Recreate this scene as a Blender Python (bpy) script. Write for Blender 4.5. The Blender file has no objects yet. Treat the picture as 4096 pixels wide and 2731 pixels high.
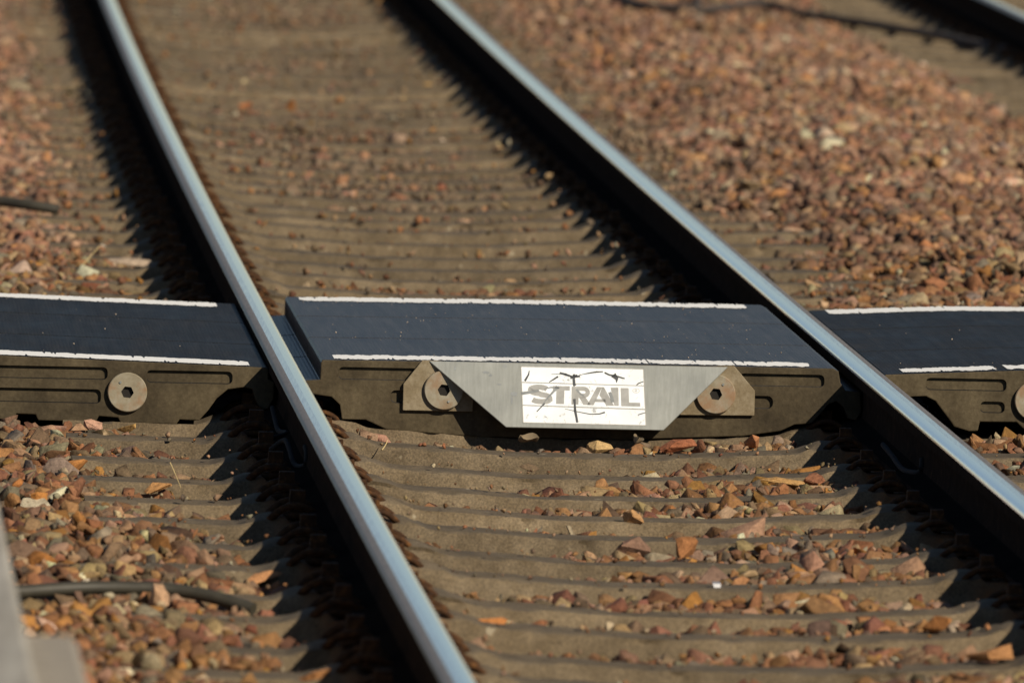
import bpy, bmesh, math, random
import numpy as np
from mathutils import Vector, Matrix

random.seed(7)
rng = np.random.default_rng(11)
C = bpy.context.scene.collection
scene = bpy.context.scene

# ------------------------------------------------------------------ camera
CAM_H, PITCH, ROLL, LENS = 2.19176, 0.07, 0.024224, 419.06
YT = 29.0786                       # camera to the reference station of the track
cam_d = bpy.data.cameras.new("camera")
cam = bpy.data.objects.new("camera", cam_d)
C.objects.link(cam)
cp, sp, cr, sr = math.cos(PITCH), math.sin(PITCH), math.cos(ROLL), math.sin(ROLL)
R0, U0, F0 = Vector((1, 0, 0)), Vector((0, sp, cp)), Vector((0, cp, -sp))
right, up = R0 * cr + U0 * sr, U0 * cr - R0 * sr
m = Matrix((right, up, -F0)).transposed().to_4x4()
m.translation = Vector((0, 0, CAM_H))
cam.matrix_world = m
cam_d.sensor_width = 36.0
cam_d.lens = LENS
cam_d.clip_start, cam_d.clip_end = 0.5, 3000
cam_d.dof.use_dof = True
cam_d.dof.focus_distance = 30.1
cam_d.dof.aperture_fstop = 7.6
scene.camera = cam

# ------------------------------------------------------------------ light
SUN_EL, SUN_AZ = math.radians(33), math.radians(40)     # azimuth from behind the camera towards its right
world = bpy.data.worlds.new("World")
scene.world = world
world.use_nodes = True
wn = world.node_tree
bg = wn.nodes["Background"]
sky = wn.nodes.new("ShaderNodeTexSky")
sky.sky_type = 'NISHITA'
sky.sun_disc = False
sky.sun_elevation = SUN_EL
sky.sun_rotation = math.pi - SUN_AZ
sky.air_density, sky.dust_density, sky.ozone_density = 0.95, 0.0, 1.7
wn.links.new(sky.outputs[0], bg.inputs[0])
bg.inputs[1].default_value = 0.056
sun_d = bpy.data.lights.new("sun", 'SUN')
sun = bpy.data.objects.new("sun", sun_d)
C.objects.link(sun)
sun_d.energy = 5.0
sun_d.angle = math.radians(0.5)
sun_d.color = (1.0, 0.88, 0.70)
to_sun = Vector((math.cos(SUN_EL) * math.sin(SUN_AZ), -math.cos(SUN_EL) * math.cos(SUN_AZ), math.sin(SUN_EL)))
sun.rotation_euler = to_sun.to_track_quat('Z', 'Y').to_euler()
sun.location = (12, -6, 14)
scene.view_settings.view_transform = 'Standard'
scene.view_settings.look = 'None'
scene.view_settings.exposure = 0.0
scene.view_settings.gamma = 1.0

# ------------------------------------------------------------------ the track's own frame: t along, lat across, z up from the rail head
X0, TH, CU = 0.24926, -0.060133, 0.00032325
GAUGE = 1.505

def W(t, lat, z):
    t, lat, z = np.broadcast_arrays(np.asarray(t, float), np.asarray(lat, float), np.asarray(z, float))
    hd = TH + CU * t
    return np.stack([X0 + TH * t + CU / 2 * t * t + lat * np.cos(hd), YT + t - lat * np.sin(hd), z], -1)

def Wv(t, lat, z):
    return Vector(W(t, lat, z).tolist())

def frame(t, lat=0, z=0, rot=0):
    """location and z rotation of a frame standing on the track: local x across, y along"""
    return Wv(t, lat, z), -(TH + CU * t) + rot

def smooth(a, b, x):
    u = np.clip((np.asarray(x, float) - a) / (b - a), 0, 1)
    return u * u * (3 - 2 * u)

# value noise
_tab = rng.random((256, 256))
def vnoise(x, y, s, off=0.0):
    x = np.asarray(x, float) / s + 37.3 + off
    y = np.asarray(y, float) / s + 91.7 + off * 1.7
    xi, yi = np.floor(x).astype(int), np.floor(y).astype(int)
    fx, fy = x - xi, y - yi
    fx, fy = fx * fx * (3 - 2 * fx), fy * fy * (3 - 2 * fy)
    g = lambda i, j: _tab[i % 256, j % 256]
    return (g(xi, yi) * (1 - fx) + g(xi + 1, yi) * fx) * (1 - fy) + (g(xi, yi + 1) * (1 - fx) + g(xi + 1, yi + 1) * fx) * fy

# ------------------------------------------------------------------ materials
def mat(name, build):
    mt = bpy.data.materials.new(name)
    mt.use_nodes = True
    nt = mt.node_tree
    b = nt.nodes["Principled BSDF"]
    build(nt, b)
    return mt

def N(nt, kind, **kw):
    n = nt.nodes.new(kind)
    for k, v in kw.items():
        if k in n.inputs.keys():
            n.inputs[k].default_value = v
        else:
            setattr(n, k, v)
    return n

def ramp(nt, src, stops):
    r = nt.nodes.new("ShaderNodeValToRGB")
    while len(r.color_ramp.elements) < len(stops):
        r.color_ramp.elements.new(0.5)
    for e, (p_, c_) in zip(r.color_ramp.elements, stops):
        e.position = p_
        e.color = (*c_, 1) if len(c_) == 3 else c_
    nt.links.new(src, r.inputs[0])
    return r.outputs[0]

def mix(nt, fac, a, b, blend='MIX'):
    n = nt.nodes.new("ShaderNodeMix")
    n.data_type = 'RGBA'
    n.blend_type = blend
    for sock, v in ((n.inputs[0], fac), (n.inputs[6], a), (n.inputs[7], b)):
        if isinstance(v, (int, float)):
            sock.default_value = v
        elif isinstance(v, tuple):
            sock.default_value = (*v, 1)
        else:
            nt.links.new(v, sock)
    return n.outputs[2]

def noise(nt, scale, detail=4, rough=0.6, vec=None, stretch=None):
    n = N(nt, "ShaderNodeTexNoise", Scale=scale, Detail=detail, Roughness=rough)
    if vec is None:
        vec = nt.nodes.new("ShaderNodeNewGeometry").outputs["Position"]
    if stretch:
        mp = nt.nodes.new("ShaderNodeMapping")
        mp.inputs["Scale"].default_value = stretch
        nt.links.new(vec, mp.inputs[0])
        vec = mp.outputs[0]
    nt.links.new(vec, n.inputs["Vector"])
    return n.outputs["Fac"]

def bump(nt, b, h, strength, dist):
    n = N(nt, "ShaderNodeBump", Strength=strength, Distance=dist)
    nt.links.new(h, n.inputs["Height"])
    nt.links.new(n.outputs[0], b.inputs["Normal"])

def m_stone(nt, b):
    at = N(nt, "ShaderNodeAttribute", attribute_name="tint")
    n1 = noise(nt, 55, 5, 0.65)
    n2 = noise(nt, 260, 3, 0.6)
    v = ramp(nt, n1, [(0.3, (0.62, 0.6, 0.58)), (0.5, (0.98, 0.97, 0.95)), (0.72, (1.3, 1.28, 1.22))])
    c = mix(nt, 1.0, at.outputs["Color"], v, 'MULTIPLY')
    v2 = ramp(nt, n2, [(0.35, (0.75, 0.75, 0.75)), (0.65, (1.2, 1.2, 1.2))])
    c = mix(nt, 0.8, c, v2, 'MULTIPLY')
    nt.links.new(c, b.inputs["Base Color"])
    b.inputs["Roughness"].default_value = 0.82
    b.inputs["Specular IOR Level"].default_value = 0.25
    bump(nt, b, n1, 0.5, 0.012)
M_stone = mat("stone", m_stone)

def m_ground(nt, b):
    pos = nt.nodes.new("ShaderNodeNewGeometry").outputs["Position"]
    vo = N(nt, "ShaderNodeTexVoronoi", Scale=26.0)
    nt.links.new(pos, vo.inputs["Vector"])
    c = ramp(nt, vo.outputs["Color"], [(0.0, (0.10, 0.045, 0.025)), (0.4, (0.2, 0.1, 0.055)), (0.7, (0.24, 0.13, 0.075)), (1.0, (0.3, 0.2, 0.14))])
    d = ramp(nt, vo.outputs["Distance"], [(0.0, (1, 1, 1)), (0.7, (0.55, 0.55, 0.55))])
    c = mix(nt, 1.0, c, d, 'MULTIPLY')
    nt.links.new(c, b.inputs["Base Color"])
    b.inputs["Roughness"].default_value = 0.95
    iv = N(nt, "ShaderNodeMath", operation='SUBTRACT')
    iv.inputs[0].default_value = 1
    nt.links.new(vo.outputs["Distance"], iv.inputs[1])
    bump(nt, b, iv.outputs[0], 1.0, 0.03)
M_ground = mat("ground_gravel", m_ground)

def m_concrete(nt, b):
    oi = nt.nodes.new("ShaderNodeObjectInfo")
    n1 = noise(nt, 5, 5, 0.6)
    n2 = noise(nt, 190, 4, 0.75)
    n3 = noise(nt, 22, 5, 0.65)
    c = ramp(nt, n1, [(0.3, (0.108, 0.084, 0.055)), (0.5, (0.150, 0.117, 0.077)), (0.7, (0.196, 0.156, 0.106))])
    v = ramp(nt, n3, [(0.3, (0.72, 0.70, 0.66)), (0.55, (1.0, 1.0, 1.0)), (0.75, (1.22, 1.2, 1.16))])
    c = mix(nt, 0.9, c, v, 'MULTIPLY')
    v2 = ramp(nt, n2, [(0.34, (0.6, 0.58, 0.55)), (0.5, (1, 1, 1)), (0.66, (1.55, 1.5, 1.38))])
    c = mix(nt, 0.85, c, v2, 'MULTIPLY')
    r_ = ramp(nt, oi.outputs["Random"], [(0.0, (0.86, 0.86, 0.86)), (1.0, (1.12, 1.1, 1.06))])
    c = mix(nt, 1.0, c, r_, 'MULTIPLY')
    # darker grey-brown mixed into the upward faces, stronger in noise patches
    ge = nt.nodes.new("ShaderNodeNewGeometry")
    sx = nt.nodes.new("ShaderNodeSeparateXYZ")
    nt.links.new(ge.outputs["Normal"], sx.inputs[0])
    topm = ramp(nt, sx.outputs["Z"], [(0.55, (0, 0, 0)), (0.95, (1, 1, 1))])
    fm = ramp(nt, noise(nt, 8, 4, 0.6), [(0.35, (0.15, 0.15, 0.15)), (0.65, (0.62, 0.62, 0.62))])
    c = mix(nt, mix(nt, 1.0, topm, fm, 'MULTIPLY'), c, (0.098, 0.084, 0.069))
    # rust bled from the fastenings, by distance across the sleeper (object space)
    tc = nt.nodes.new("ShaderNodeTexCoord")
    so = nt.nodes.new("ShaderNodeSeparateXYZ")
    nt.links.new(tc.outputs["Object"], so.inputs[0])
    ab = N(nt, "ShaderNodeMath", operation='ABSOLUTE')
    nt.links.new(so.outputs["X"], ab.inputs[0])
    ds = N(nt, "ShaderNodeMath", operation='SUBTRACT')
    nt.links.new(ab.outputs[0], ds.inputs[0]); ds.inputs[1].default_value = 0.7525
    ab2 = N(nt, "ShaderNodeMath", operation='ABSOLUTE')
    nt.links.new(ds.outputs[0], ab2.inputs[0])
    rm = ramp(nt, ab2.outputs[0], [(0.09, (0.95, 0.95, 0.95)), (0.15, (0, 0, 0))])
    rn = mix(nt, 1.0, rm, ramp(nt, n3, [(0.30, (0.1, 0.1, 0.1)), (0.55, (1, 1, 1))]), 'MULTIPLY')
    c = mix(nt, rn, c, (0.20, 0.085, 0.032))
    # pale crusts
    n4 = noise(nt, 16, 3, 0.5)
    pm = ramp(nt, n4, [(0.70, (0, 0, 0)), (0.735, (0.7, 0.7, 0.7))])
    c = mix(nt, pm, c, (0.36, 0.31, 0.22))
    nt.links.new(c, b.inputs["Base Color"])
    b.inputs["Roughness"].default_value = 0.88
    b.inputs["Specular IOR Level"].default_value = 0.15
    bump(nt, b, mix(nt, 0.5, n2, n3), 0.45, 0.006)
M_conc = mat("concrete", m_concrete)

def m_rust_dark(nt, b):
    n1 = noise(nt, 30, 4)
    c = ramp(nt, n1, [(0.3, (0.024, 0.019, 0.017)), (0.6, (0.036, 0.027, 0.022)), (0.8, (0.065, 0.040, 0.026))])
    nt.links.new(c, b.inputs["Base Color"])
    b.inputs["Roughness"].default_value = 0.9
    b.inputs["Specular IOR Level"].default_value = 0.0
M_railside = mat("rail_rust", m_rust_dark)

def m_clip(nt, b):
    n1 = noise(nt, 60, 4)
    c = ramp(nt, n1, [(0.3, (0.024, 0.0145, 0.010)), (0.55, (0.070, 0.034, 0.016)), (0.8, (0.20, 0.092, 0.031))])
    nt.links.new(c, b.inputs["Base Color"])
    b.inputs["Roughness"].default_value = 0.85
    b.inputs["Specular IOR Level"].default_value = 0.1
    bump(nt, b, n1, 0.3, 0.003)
M_clip = mat("rusty_steel", m_clip)

def m_polish(nt, b):
    n1 = noise(nt, 9, 4, 0.5, stretch=(30, 0.6, 1))
    c = ramp(nt, n1, [(0.3, (0.93, 0.875, 0.91)), (0.7, (0.98, 0.92, 0.955))])
    nt.links.new(c, b.inputs["Base Color"])
    b.inputs["Metallic"].default_value = 1.0
    r = ramp(nt, n1, [(0.3, (0.05, 0.05, 0.05)), (0.7, (0.11, 0.11, 0.11))])
    nt.links.new(r, b.inputs["Roughness"])
M_polish = mat("polished_steel", m_polish)
def m_polish_edge(nt, b):
    n1 = noise(nt, 9, 4, 0.6, stretch=(24, 0.5, 1))
    nt.links.new(ramp(nt, n1, [(0.3, (0.86, 0.80, 0.83)), (0.7, (0.96, 0.90, 0.935))]), b.inputs["Base Color"])
    b.inputs["Metallic"].default_value = 1.0
    nt.links.new(ramp(nt, n1, [(0.3, (0.20, 0.20, 0.20)), (0.7, (0.12, 0.12, 0.12))]), b.inputs["Roughness"])
M_polish_edge = mat("polished_steel_edge", m_polish_edge)

def m_dull(nt, b):
    n1 = noise(nt, 14, 4, 0.6, stretch=(12, 0.7, 1))
    c = ramp(nt, n1, [(0.3, (0.21, 0.18, 0.155)), (0.7, (0.31, 0.27, 0.235))])
    nt.links.new(c, b.inputs["Base Color"])
    b.inputs["Metallic"].default_value = 0.55
    b.inputs["Roughness"].default_value = 0.5
M_dull = mat("dull_steel", m_dull)

def m_rubber(nt, b):
    n1 = noise(nt, 7, 5, 0.6, stretch=(1, 0.35, 1))
    n2 = noise(nt, 160, 3, 0.7)
    c = ramp(nt, n1, [(0.3, (0.0115, 0.0118, 0.0130)), (0.55, (0.0165, 0.0165, 0.0175)), (0.78, (0.030, 0.029, 0.029))])
    c = mix(nt, 0.7, c, ramp(nt, n2, [(0.4, (0.7, 0.7, 0.7)), (0.7, (1.6, 1.6, 1.6))]), 'MULTIPLY')
    nt.links.new(c, b.inputs["Base Color"])
    r = ramp(nt, n1, [(0.3, (0.46, 0.46, 0.46)), (0.7, (0.62, 0.62, 0.62))])
    nt.links.new(r, b.inputs["Roughness"])
    b.inputs["Specular IOR Level"].default_value = 0.13
    tc = nt.nodes.new("ShaderNodeTexCoord")
    wv = N(nt, "ShaderNodeTexWave", Scale=32.0, Distortion=0.4)
    nt.links.new(tc.outputs["Object"], wv.inputs["Vector"])
    streak = noise(nt, 1.0, 4, 0.65, vec=tc.outputs["Object"], stretch=(46, 2.2, 1))
    c = mix(nt, 0.75, c, ramp(nt, streak, [(0.32, (0.62, 0.62, 0.64)), (0.5, (1, 1, 1)), (0.70, (1.7, 1.62, 1.55))]), 'MULTIPLY')
    nt.links.new(c, b.inputs["Base Color"])
    bump(nt, b, mix(nt, 0.5, n2, wv.outputs["Fac"]), 0.35, 0.003)
M_rubber = mat("black_rubber", m_rubber)

def m_rubber_worn(nt, b):
    m_rubber(nt, b)
    b.inputs["Specular IOR Level"].default_value = 0.40
    for n in nt.nodes:
        if n.bl_idname == "ShaderNodeValToRGB" and abs(n.color_ramp.elements[0].color[0] - 0.0115) < 1e-4:
            for e, c in zip(n.color_ramp.elements, ((0.027, 0.025, 0.026), (0.036, 0.034, 0.034), (0.050, 0.046, 0.044))):
                e.color = (*c, 1)
    r = nt.nodes.new("ShaderNodeValue"); r.outputs[0].default_value = 0.42
    nt.links.new(r.outputs[0], b.inputs["Roughness"])
M_rubber_worn = mat("worn_rubber", m_rubber_worn)

def m_dusty(nt, b):
    n1 = noise(nt, 6, 5, 0.6)
    n2 = noise(nt, 90, 4, 0.7)
    n3 = noise(nt, 14, 5, 0.6, stretch=(1, 1, 0.25))
    c = ramp(nt, n1, [(0.3, (0.046, 0.036, 0.022)), (0.5, (0.074, 0.058, 0.034)), (0.72, (0.112, 0.089, 0.053))])
    c = mix(nt, 0.8, c, ramp(nt, n2, [(0.35, (0.72, 0.7, 0.66)), (0.6, (1.1, 1.1, 1.1)), (0.75, (1.4, 1.36, 1.25))]), 'MULTIPLY')
    c = mix(nt, 0.7, c, ramp(nt, n3, [(0.35, (0.66, 0.64, 0.62)), (0.6, (1.1, 1.1, 1.1))]), 'MULTIPLY')
    nt.links.new(c, b.inputs["Base Color"])
    b.inputs["Roughness"].default_value = 0.8
    b.inputs["Specular IOR Level"].default_value = 0.2
    bump(nt, b, n2, 0.3, 0.003)
M_dusty = mat("dusty_rubber", m_dusty)

def m_white(nt, b):
    n1 = noise(nt, 45, 5, 0.7)
    c = ramp(nt, n1, [(0.26, (0.45, 0.43, 0.39)), (0.36, (0.90, 0.89, 0.85)), (0.8, (0.93, 0.92, 0.89))])
    nt.links.new(c, b.inputs["Base Color"])
    b.inputs["Roughness"].default_value = 0.6
M_white = mat("white_paint", m_white)

def m_galv(nt, b):
    n1 = noise(nt, 9, 5, 0.6)
    n2 = noise(nt, 30, 4, 0.6, stretch=(5, 1, 0.35))
    n3 = noise(nt, 14, 3, 0.5)
    c = ramp(nt, n1, [(0.3, (0.215, 0.226, 0.216)), (0.7, (0.30, 0.31, 0.292))])
    c = mix(nt, 0.7, c, ramp(nt, n2, [(0.35, (0.84, 0.84, 0.82)), (0.65, (1.06, 1.06, 1.05))]), 'MULTIPLY')
    sm = ramp(nt, n3, [(0.66, (0, 0, 0)), (0.74, (0.55, 0.55, 0.55))])
    c = mix(nt, sm, c, (0.17, 0.19, 0.215))
    nt.links.new(c, b.inputs["Base Color"])
    b.inputs["Metallic"].default_value = 0.25
    b.inputs["Roughness"].default_value = 0.5
M_galv = mat("galvanised_steel", m_galv)

def m_galv_dirty(nt, b):
    n1 = noise(nt, 16, 5, 0.65)
    n2 = noise(nt, 110, 4, 0.7)
    c = ramp(nt, n1, [(0.3, (0.155, 0.118, 0.066)), (0.5, (0.215, 0.170, 0.102)), (0.66, (0.28, 0.235, 0.16)), (0.78, (0.40, 0.37, 0.31))])
    c = mix(nt, 0.6, c, ramp(nt, n2, [(0.35, (0.75, 0.7, 0.62)), (0.65, (1.2, 1.2, 1.2))]), 'MULTIPLY')
    nt.links.new(c, b.inputs["Base Color"])
    b.inputs["Metallic"].default_value = 0.1
    b.inputs["Roughness"].default_value = 0.65
    bump(nt, b, n2, 0.2, 0.002)
M_galvd = mat("stained_steel", m_galv_dirty)
def m_disc(nt, b):
    n1 = noise(nt, 34, 5, 0.65)
    n2 = noise(nt, 13, 4, 0.6)
    c = ramp(nt, n1, [(0.3, (0.20, 0.165, 0.105)), (0.5, (0.27, 0.235, 0.165)), (0.72, (0.34, 0.31, 0.245))])
    c = mix(nt, ramp(nt, n2, [(0.52, (0, 0, 0)), (0.66, (0.7, 0.7, 0.7))]), c, (0.26, 0.13, 0.055))
    nt.links.new(c, b.inputs["Base Color"])
    b.inputs["Roughness"].default_value = 0.6
    bump(nt, b, n1, 0.2, 0.002)
M_disc = mat("zinc_plate", m_disc)

def flat(name, col, rough=0.6, metal=0.0):
    def f(nt, b):
        n1 = noise(nt, 40, 4)
        c = mix(nt, 1.0, (*col,), ramp(nt, n1, [(0.3, (0.8, 0.8, 0.8)), (0.7, (1.15, 1.15, 1.15))]), 'MULTIPLY')
        nt.links.new(c, b.inputs["Base Color"])
        b.inputs["Roughness"].default_value = rough
        b.inputs["Metallic"].default_value = metal
    return mat(name, f)
M_foot = flat("rail_foot_steel", (0.016, 0.0135, 0.012), 0.8)
M_foot.node_tree.nodes["Principled BSDF"].inputs["Specular IOR Level"].default_value = 0.0
M_socket_shade = flat("socket_shade", (0.012, 0.010, 0.008), 0.9)
def m_film(nt, b):
    n1 = noise(nt, 26, 6, 0.72)
    n2 = noise(nt, 9, 4, 0.6)
    c = ramp(nt, n1, [(0.33, (0.36, 0.37, 0.38)), (0.40, (0.80, 0.83, 0.85)), (0.70, (0.86, 0.885, 0.90)), (0.78, (0.62, 0.63, 0.62))])
    c = mix(nt, 0.6, c, ramp(nt, n2, [(0.3, (0.82, 0.82, 0.80)), (0.55, (1.0, 1.0, 1.0))]), 'MULTIPLY')
    nt.links.new(c, b.inputs["Base Color"])
    b.inputs["Roughness"].default_value = 0.45
M_sticker = mat("white_film", m_film)
M_letter = flat("grey_print", (0.33, 0.33, 0.315), 0.5)
M_scuff = flat("dark_scuff", (0.05, 0.055, 0.06), 0.6)
M_scuff2 = flat("grey_scuff", (0.22, 0.235, 0.24), 0.6)
M_crack = flat("film_crack", (0.40, 0.39, 0.36), 0.6)
M_hose = flat("hose_plastic", (0.045, 0.040, 0.028), 0.6)
M_cable = flat("black_cable", (0.055, 0.042, 0.034), 0.9)
M_wire = flat("grey_wire", (0.014, 0.013, 0.013), 0.95)
M_straw = flat("dry_straw", (0.55, 0.42, 0.20), 0.7)
M_foil = flat("pale_foil", (0.36, 0.36, 0.38), 0.4, 0.3)
M_leaf = flat("dry_leaf", (0.20, 0.15, 0.09), 0.8)
M_plastic = flat("guide_plastic", (0.035, 0.035, 0.032), 0.6)

def m_plat(nt, b):
    n1 = noise(nt, 3.5, 5, 0.6, stretch=(9, 0.5, 1))
    n2 = noise(nt, 4, 4, 0.6)
    c = ramp(nt, n1, [(0.3, (0.27, 0.245, 0.205)), (0.7, (0.40, 0.375, 0.325))])
    c = mix(nt, 0.6, c, ramp(nt, n2, [(0.3, (0.8, 0.8, 0.8)), (0.7, (1.15, 1.15, 1.15))]), 'MULTIPLY')
    nt.links.new(c, b.inputs["Base Color"])
    b.inputs["Roughness"].default_value = 0.8
M_plat = mat("platform_stone", m_plat)
M_plat_low = flat("ledge_stone", (0.30, 0.265, 0.215), 0.85)

# ------------------------------------------------------------------ object helpers
def link(name, me, parent=None, mats=()):
    o = bpy.data.objects.new(name, me)
    C.objects.link(o)
    if parent is not None:
        o.parent = parent
    for mm in mats:
        me.materials.append(mm)
    return o

def tag(o, label=None, cat=None, group=None, kind=None):
    for k, v in (("label", label), ("category", cat), ("group", group), ("kind", kind)):
        if v:
            o[k] = v
    return o

def empty(name, loc, rz=0):
    o = bpy.data.objects.new(name, None)
    o.empty_display_size = 0.1
    C.objects.link(o)
    o.location = loc
    o.rotation_euler = (0, 0, rz)
    return o

def mesh_from(name, verts, faces, mi=None, smooth_angle=None):
    me = bpy.data.meshes.new(name)
    me.from_pydata([tuple(v) for v in verts], [], [tuple(f) for f in faces])
    if mi is not None:
        me.polygons.foreach_set("material_index", mi)
    me.update()
    if smooth_angle is not None:
        me.polygons.foreach_set("use_smooth", [True] * len(me.polygons))
        me.set_sharp_from_angle(angle=math.radians(smooth_angle))
    return me

def bm_mesh(name, bm, smooth_angle=None):
    bmesh.ops.recalc_face_normals(bm, faces=bm.faces[:])
    me = bpy.data.meshes.new(name)
    bm.to_mesh(me)
    bm.free()
    if smooth_angle is not None:
        me.polygons.foreach_set("use_smooth", [True] * len(me.polygons))
        me.set_sharp_from_angle(angle=math.radians(smooth_angle))
    return me

def tube(pts, r, n=8, closed_caps=True, sub=5, taper=None):
    """smooth tube along a Catmull-Rom path, as verts and faces"""
    P = [Vector(p_) for p_ in pts]
    path = []
    if sub > 1 and len(P) > 2:
        for i in range(len(P) - 1):
            p0, p1, p2, p3 = P[max(i - 1, 0)], P[i], P[i + 1], P[min(i + 2, len(P) - 1)]
            for k in range(sub):
                u = k / sub
                path.append(0.5 * ((2 * p1) + (p2 - p0) * u + (2 * p0 - 5 * p1 + 4 * p2 - p3) * u * u + (3 * p1 - p0 - 3 * p2 + p3) * u ** 3))
        path.append(P[-1])
    else:
        path = P
    V, Fc = [], []
    ref = Vector((0.13, 0.21, 0.97))
    for i, q in enumerate(path):
        d = (path[min(i + 1, len(path) - 1)] - path[max(i - 1, 0)]).normalized()
        a = d.cross(ref)
        if a.length < 1e-3:
            a = d.cross(Vector((1, 0, 0)))
        a.normalize()
        bb = d.cross(a)
        ref = bb.cross(d) if False else ref
        rr = r if taper is None else r * (taper[0] + (taper[1] - taper[0]) * i / (len(path) - 1))
        for k in range(n):
            an = 2 * math.pi * k / n
            V.append(q + (a * math.cos(an) + bb * math.sin(an)) * rr)
        if i:
            o0, o1 = (i - 1) * n, i * n
            for k in range(n):
                Fc.append((o0 + k, o0 + (k + 1) % n, o1 + (k + 1) % n, o1 + k))
    if closed_caps:
        Fc.append(tuple(range(n))[::-1])
        Fc.append(tuple(range(len(V) - n, len(V))))
    return V, Fc

def merge(parts):
    V, Fc = [], []
    for v, f in parts:
        o = len(V)
        V += list(v)
        Fc += [tuple(i + o for i in q) for q in f]
    return V, Fc

def box(x0, x1, y0, y1, z0, z1):
    V = [Vector((x, y, z)) for z in (z0, z1) for y in (y0, y1) for x in (x0, x1)]
    return V, [(0, 2, 3, 1), (4, 5, 7, 6), (0, 1, 5, 4), (2, 6, 7, 3), (0, 4, 6, 2), (1, 3, 7, 5)]

def prism_xz(outline, y0, y1):
    """outline in (x, z), extruded along y"""
    n = len(outline)
    V = [Vector((x, y0, z)) for x, z in outline] + [Vector((x, y1, z)) for x, z in outline]
    Fc = [tuple(range(n)), tuple(range(2 * n - 1, n - 1, -1))]
    Fc += [(i, i + n, (i + 1) % n + n, (i + 1) % n) for i in range(n)]
    return V, Fc

def to_bm(VF):
    bm = bmesh.new()
    vs = [bm.verts.new(v) for v in VF[0]]
    for f in VF[1]:
        bm.faces.new([vs[i] for i in f])
    bmesh.ops.recalc_face_normals(bm, faces=bm.faces[:])
    return bm

def bevel_mesh(VF, width, seg=2, angle=30, smooth_angle=35):
    bm = to_bm(VF)
    es = [e for e in bm.edges if len(e.link_faces) == 2 and e.calc_face_angle(0) > math.radians(angle)]
    bmesh.ops.bevel(bm, geom=es, offset=width, segments=seg, profile=0.5, affect='EDGES', clamp_overlap=True)
    return bm

def boolean(me, cutters):
    """cut closed shapes out of a mesh; returns a new mesh"""
    o = bpy.data.objects.new("work", me)
    C.objects.link(o)
    bm = bmesh.new()
    for VF in cutters:
        vs = [bm.verts.new(v) for v in VF[0]]
        for f in VF[1]:
            bm.faces.new([vs[i] for i in f])
    bmesh.ops.recalc_face_normals(bm, faces=bm.faces[:])
    cm = bpy.data.meshes.new("cut")
    bm.to_mesh(cm); bm.free()
    co = bpy.data.objects.new("cut", cm)
    C.objects.link(co)
    md = o.modifiers.new("b", 'BOOLEAN')
    md.operation = 'DIFFERENCE'
    md.solver = 'EXACT'
    md.object = co
    dg = bpy.context.evaluated_depsgraph_get()
    out = bpy.data.meshes.new_from_object(o.evaluated_get(dg))
    bpy.data.objects.remove(o); bpy.data.objects.remove(co)
    bpy.data.meshes.remove(cm)
    return out

# ------------------------------------------------------------------ ground
FRONT = [0.91 - 0.6 * i for i in range(11)]            # sleepers in front of the crossing, the first touches it
UNDER = [1.51]
BACK = [3.91 + 0.6 * i for i in range(43)]
PAN0, PAN1, PAN2, PAN3 = 1.42, 2.24, 3.05, 3.82        # the three rows of crossing panels

def sleeper_top(lat):
    a = np.abs(lat)
    z = -0.190 + 0.016 * smooth(0.15, 0.50, a) + 0.006 * smooth(0.48, 0.56, a)
    z = z + 0.025 * smooth(0.525, 0.60, a)                         # gauge shoulder
    z = z - 0.020 * smooth(0.628, 0.655, a)                        # rail seat
    z = z + 0.019 * smooth(0.845, 0.872, a) - 0.026 * smooth(0.895, 0.975, a) + 0.005 * smooth(1.0, 1.3, a)
    return z

FRONT += [-5.69, -6.29]
STATIONS = np.array(FRONT + UNDER + BACK)

def level(t, lat):
    """top of the ballast"""
    t, lat = np.broadcast_arrays(np.asarray(t, float), np.asarray(lat, float))
    n = vnoise(t, lat, 0.45) - 0.5
    n2 = vnoise(t, lat, 1.6, 5.1) - 0.5
    nb = vnoise(np.round((t - 0.91) / 0.6 + 0.5), lat * 0 + 0.0, 1.0, 9.3) - 0.5
    z = -0.245 + 0.036 * n + 0.024 * n2 + 0.018 * nb
    z = z + 0.018 * smooth(0.0, 0.35, lat) * smooth(0.75, 0.5, lat) * smooth(4, 0, t)     # fuller on the right near the camera
    z = z + 0.007 * smooth(1.0, 0.2, t) + 0.010 * smooth(-0.1, -0.9, t) + 0.010 * (vnoise(t, lat, 0.22, 3.3) - 0.5)
    z = z + (0.016 + 0.012 * n2) * smooth(3.5, 4.5, t) + 0.022 * smooth(7, 14, t)
    z = z + 0.034 * smooth(1.02, 1.15, t) * smooth(1.5, 1.4, t)
    z = z + 0.010 * smooth(0.05, 0.4, lat) * smooth(3, 1, t)
    z = np.where(np.abs(lat) < 1.0, z + 0.02 * (smooth(0.55, 0.7, np.abs(lat)) - smooth(0.85, 0.95, np.abs(lat))) * 0, z)
    # left shoulder
    lo = -0.199 - 0.016 * smooth(-1.4, -0.8, t) * smooth(3, 1.5, t) * smooth(-1.32, -1.22, lat) + 0.022 * smooth(-1.0, -1.3, lat) + 0.018 * smooth(-1.0, -2.2, t) + 0.012 * smooth(5, 9, t) + 0.02 * n
    wl = smooth(-0.86, -1.08, lat)
    z = z * (1 - wl) + lo * wl
    # right shoulder, heaped between the two tracks
    hi = -0.172 + 0.075 * smooth(1.15, 1.75, lat) - 0.105 * smooth(2.1, 2.85, lat) + 0.045 * n + 0.03 * n2
    wr = smooth(0.92, 1.22 - 0.1 * smooth(10, 14, t), lat)
    z = z * (1 - wr) + hi * wr
    far = smooth(2.75, 2.95, lat)
    return z * (1 - far) + (-0.245 + 0.03 * n) * far

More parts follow.
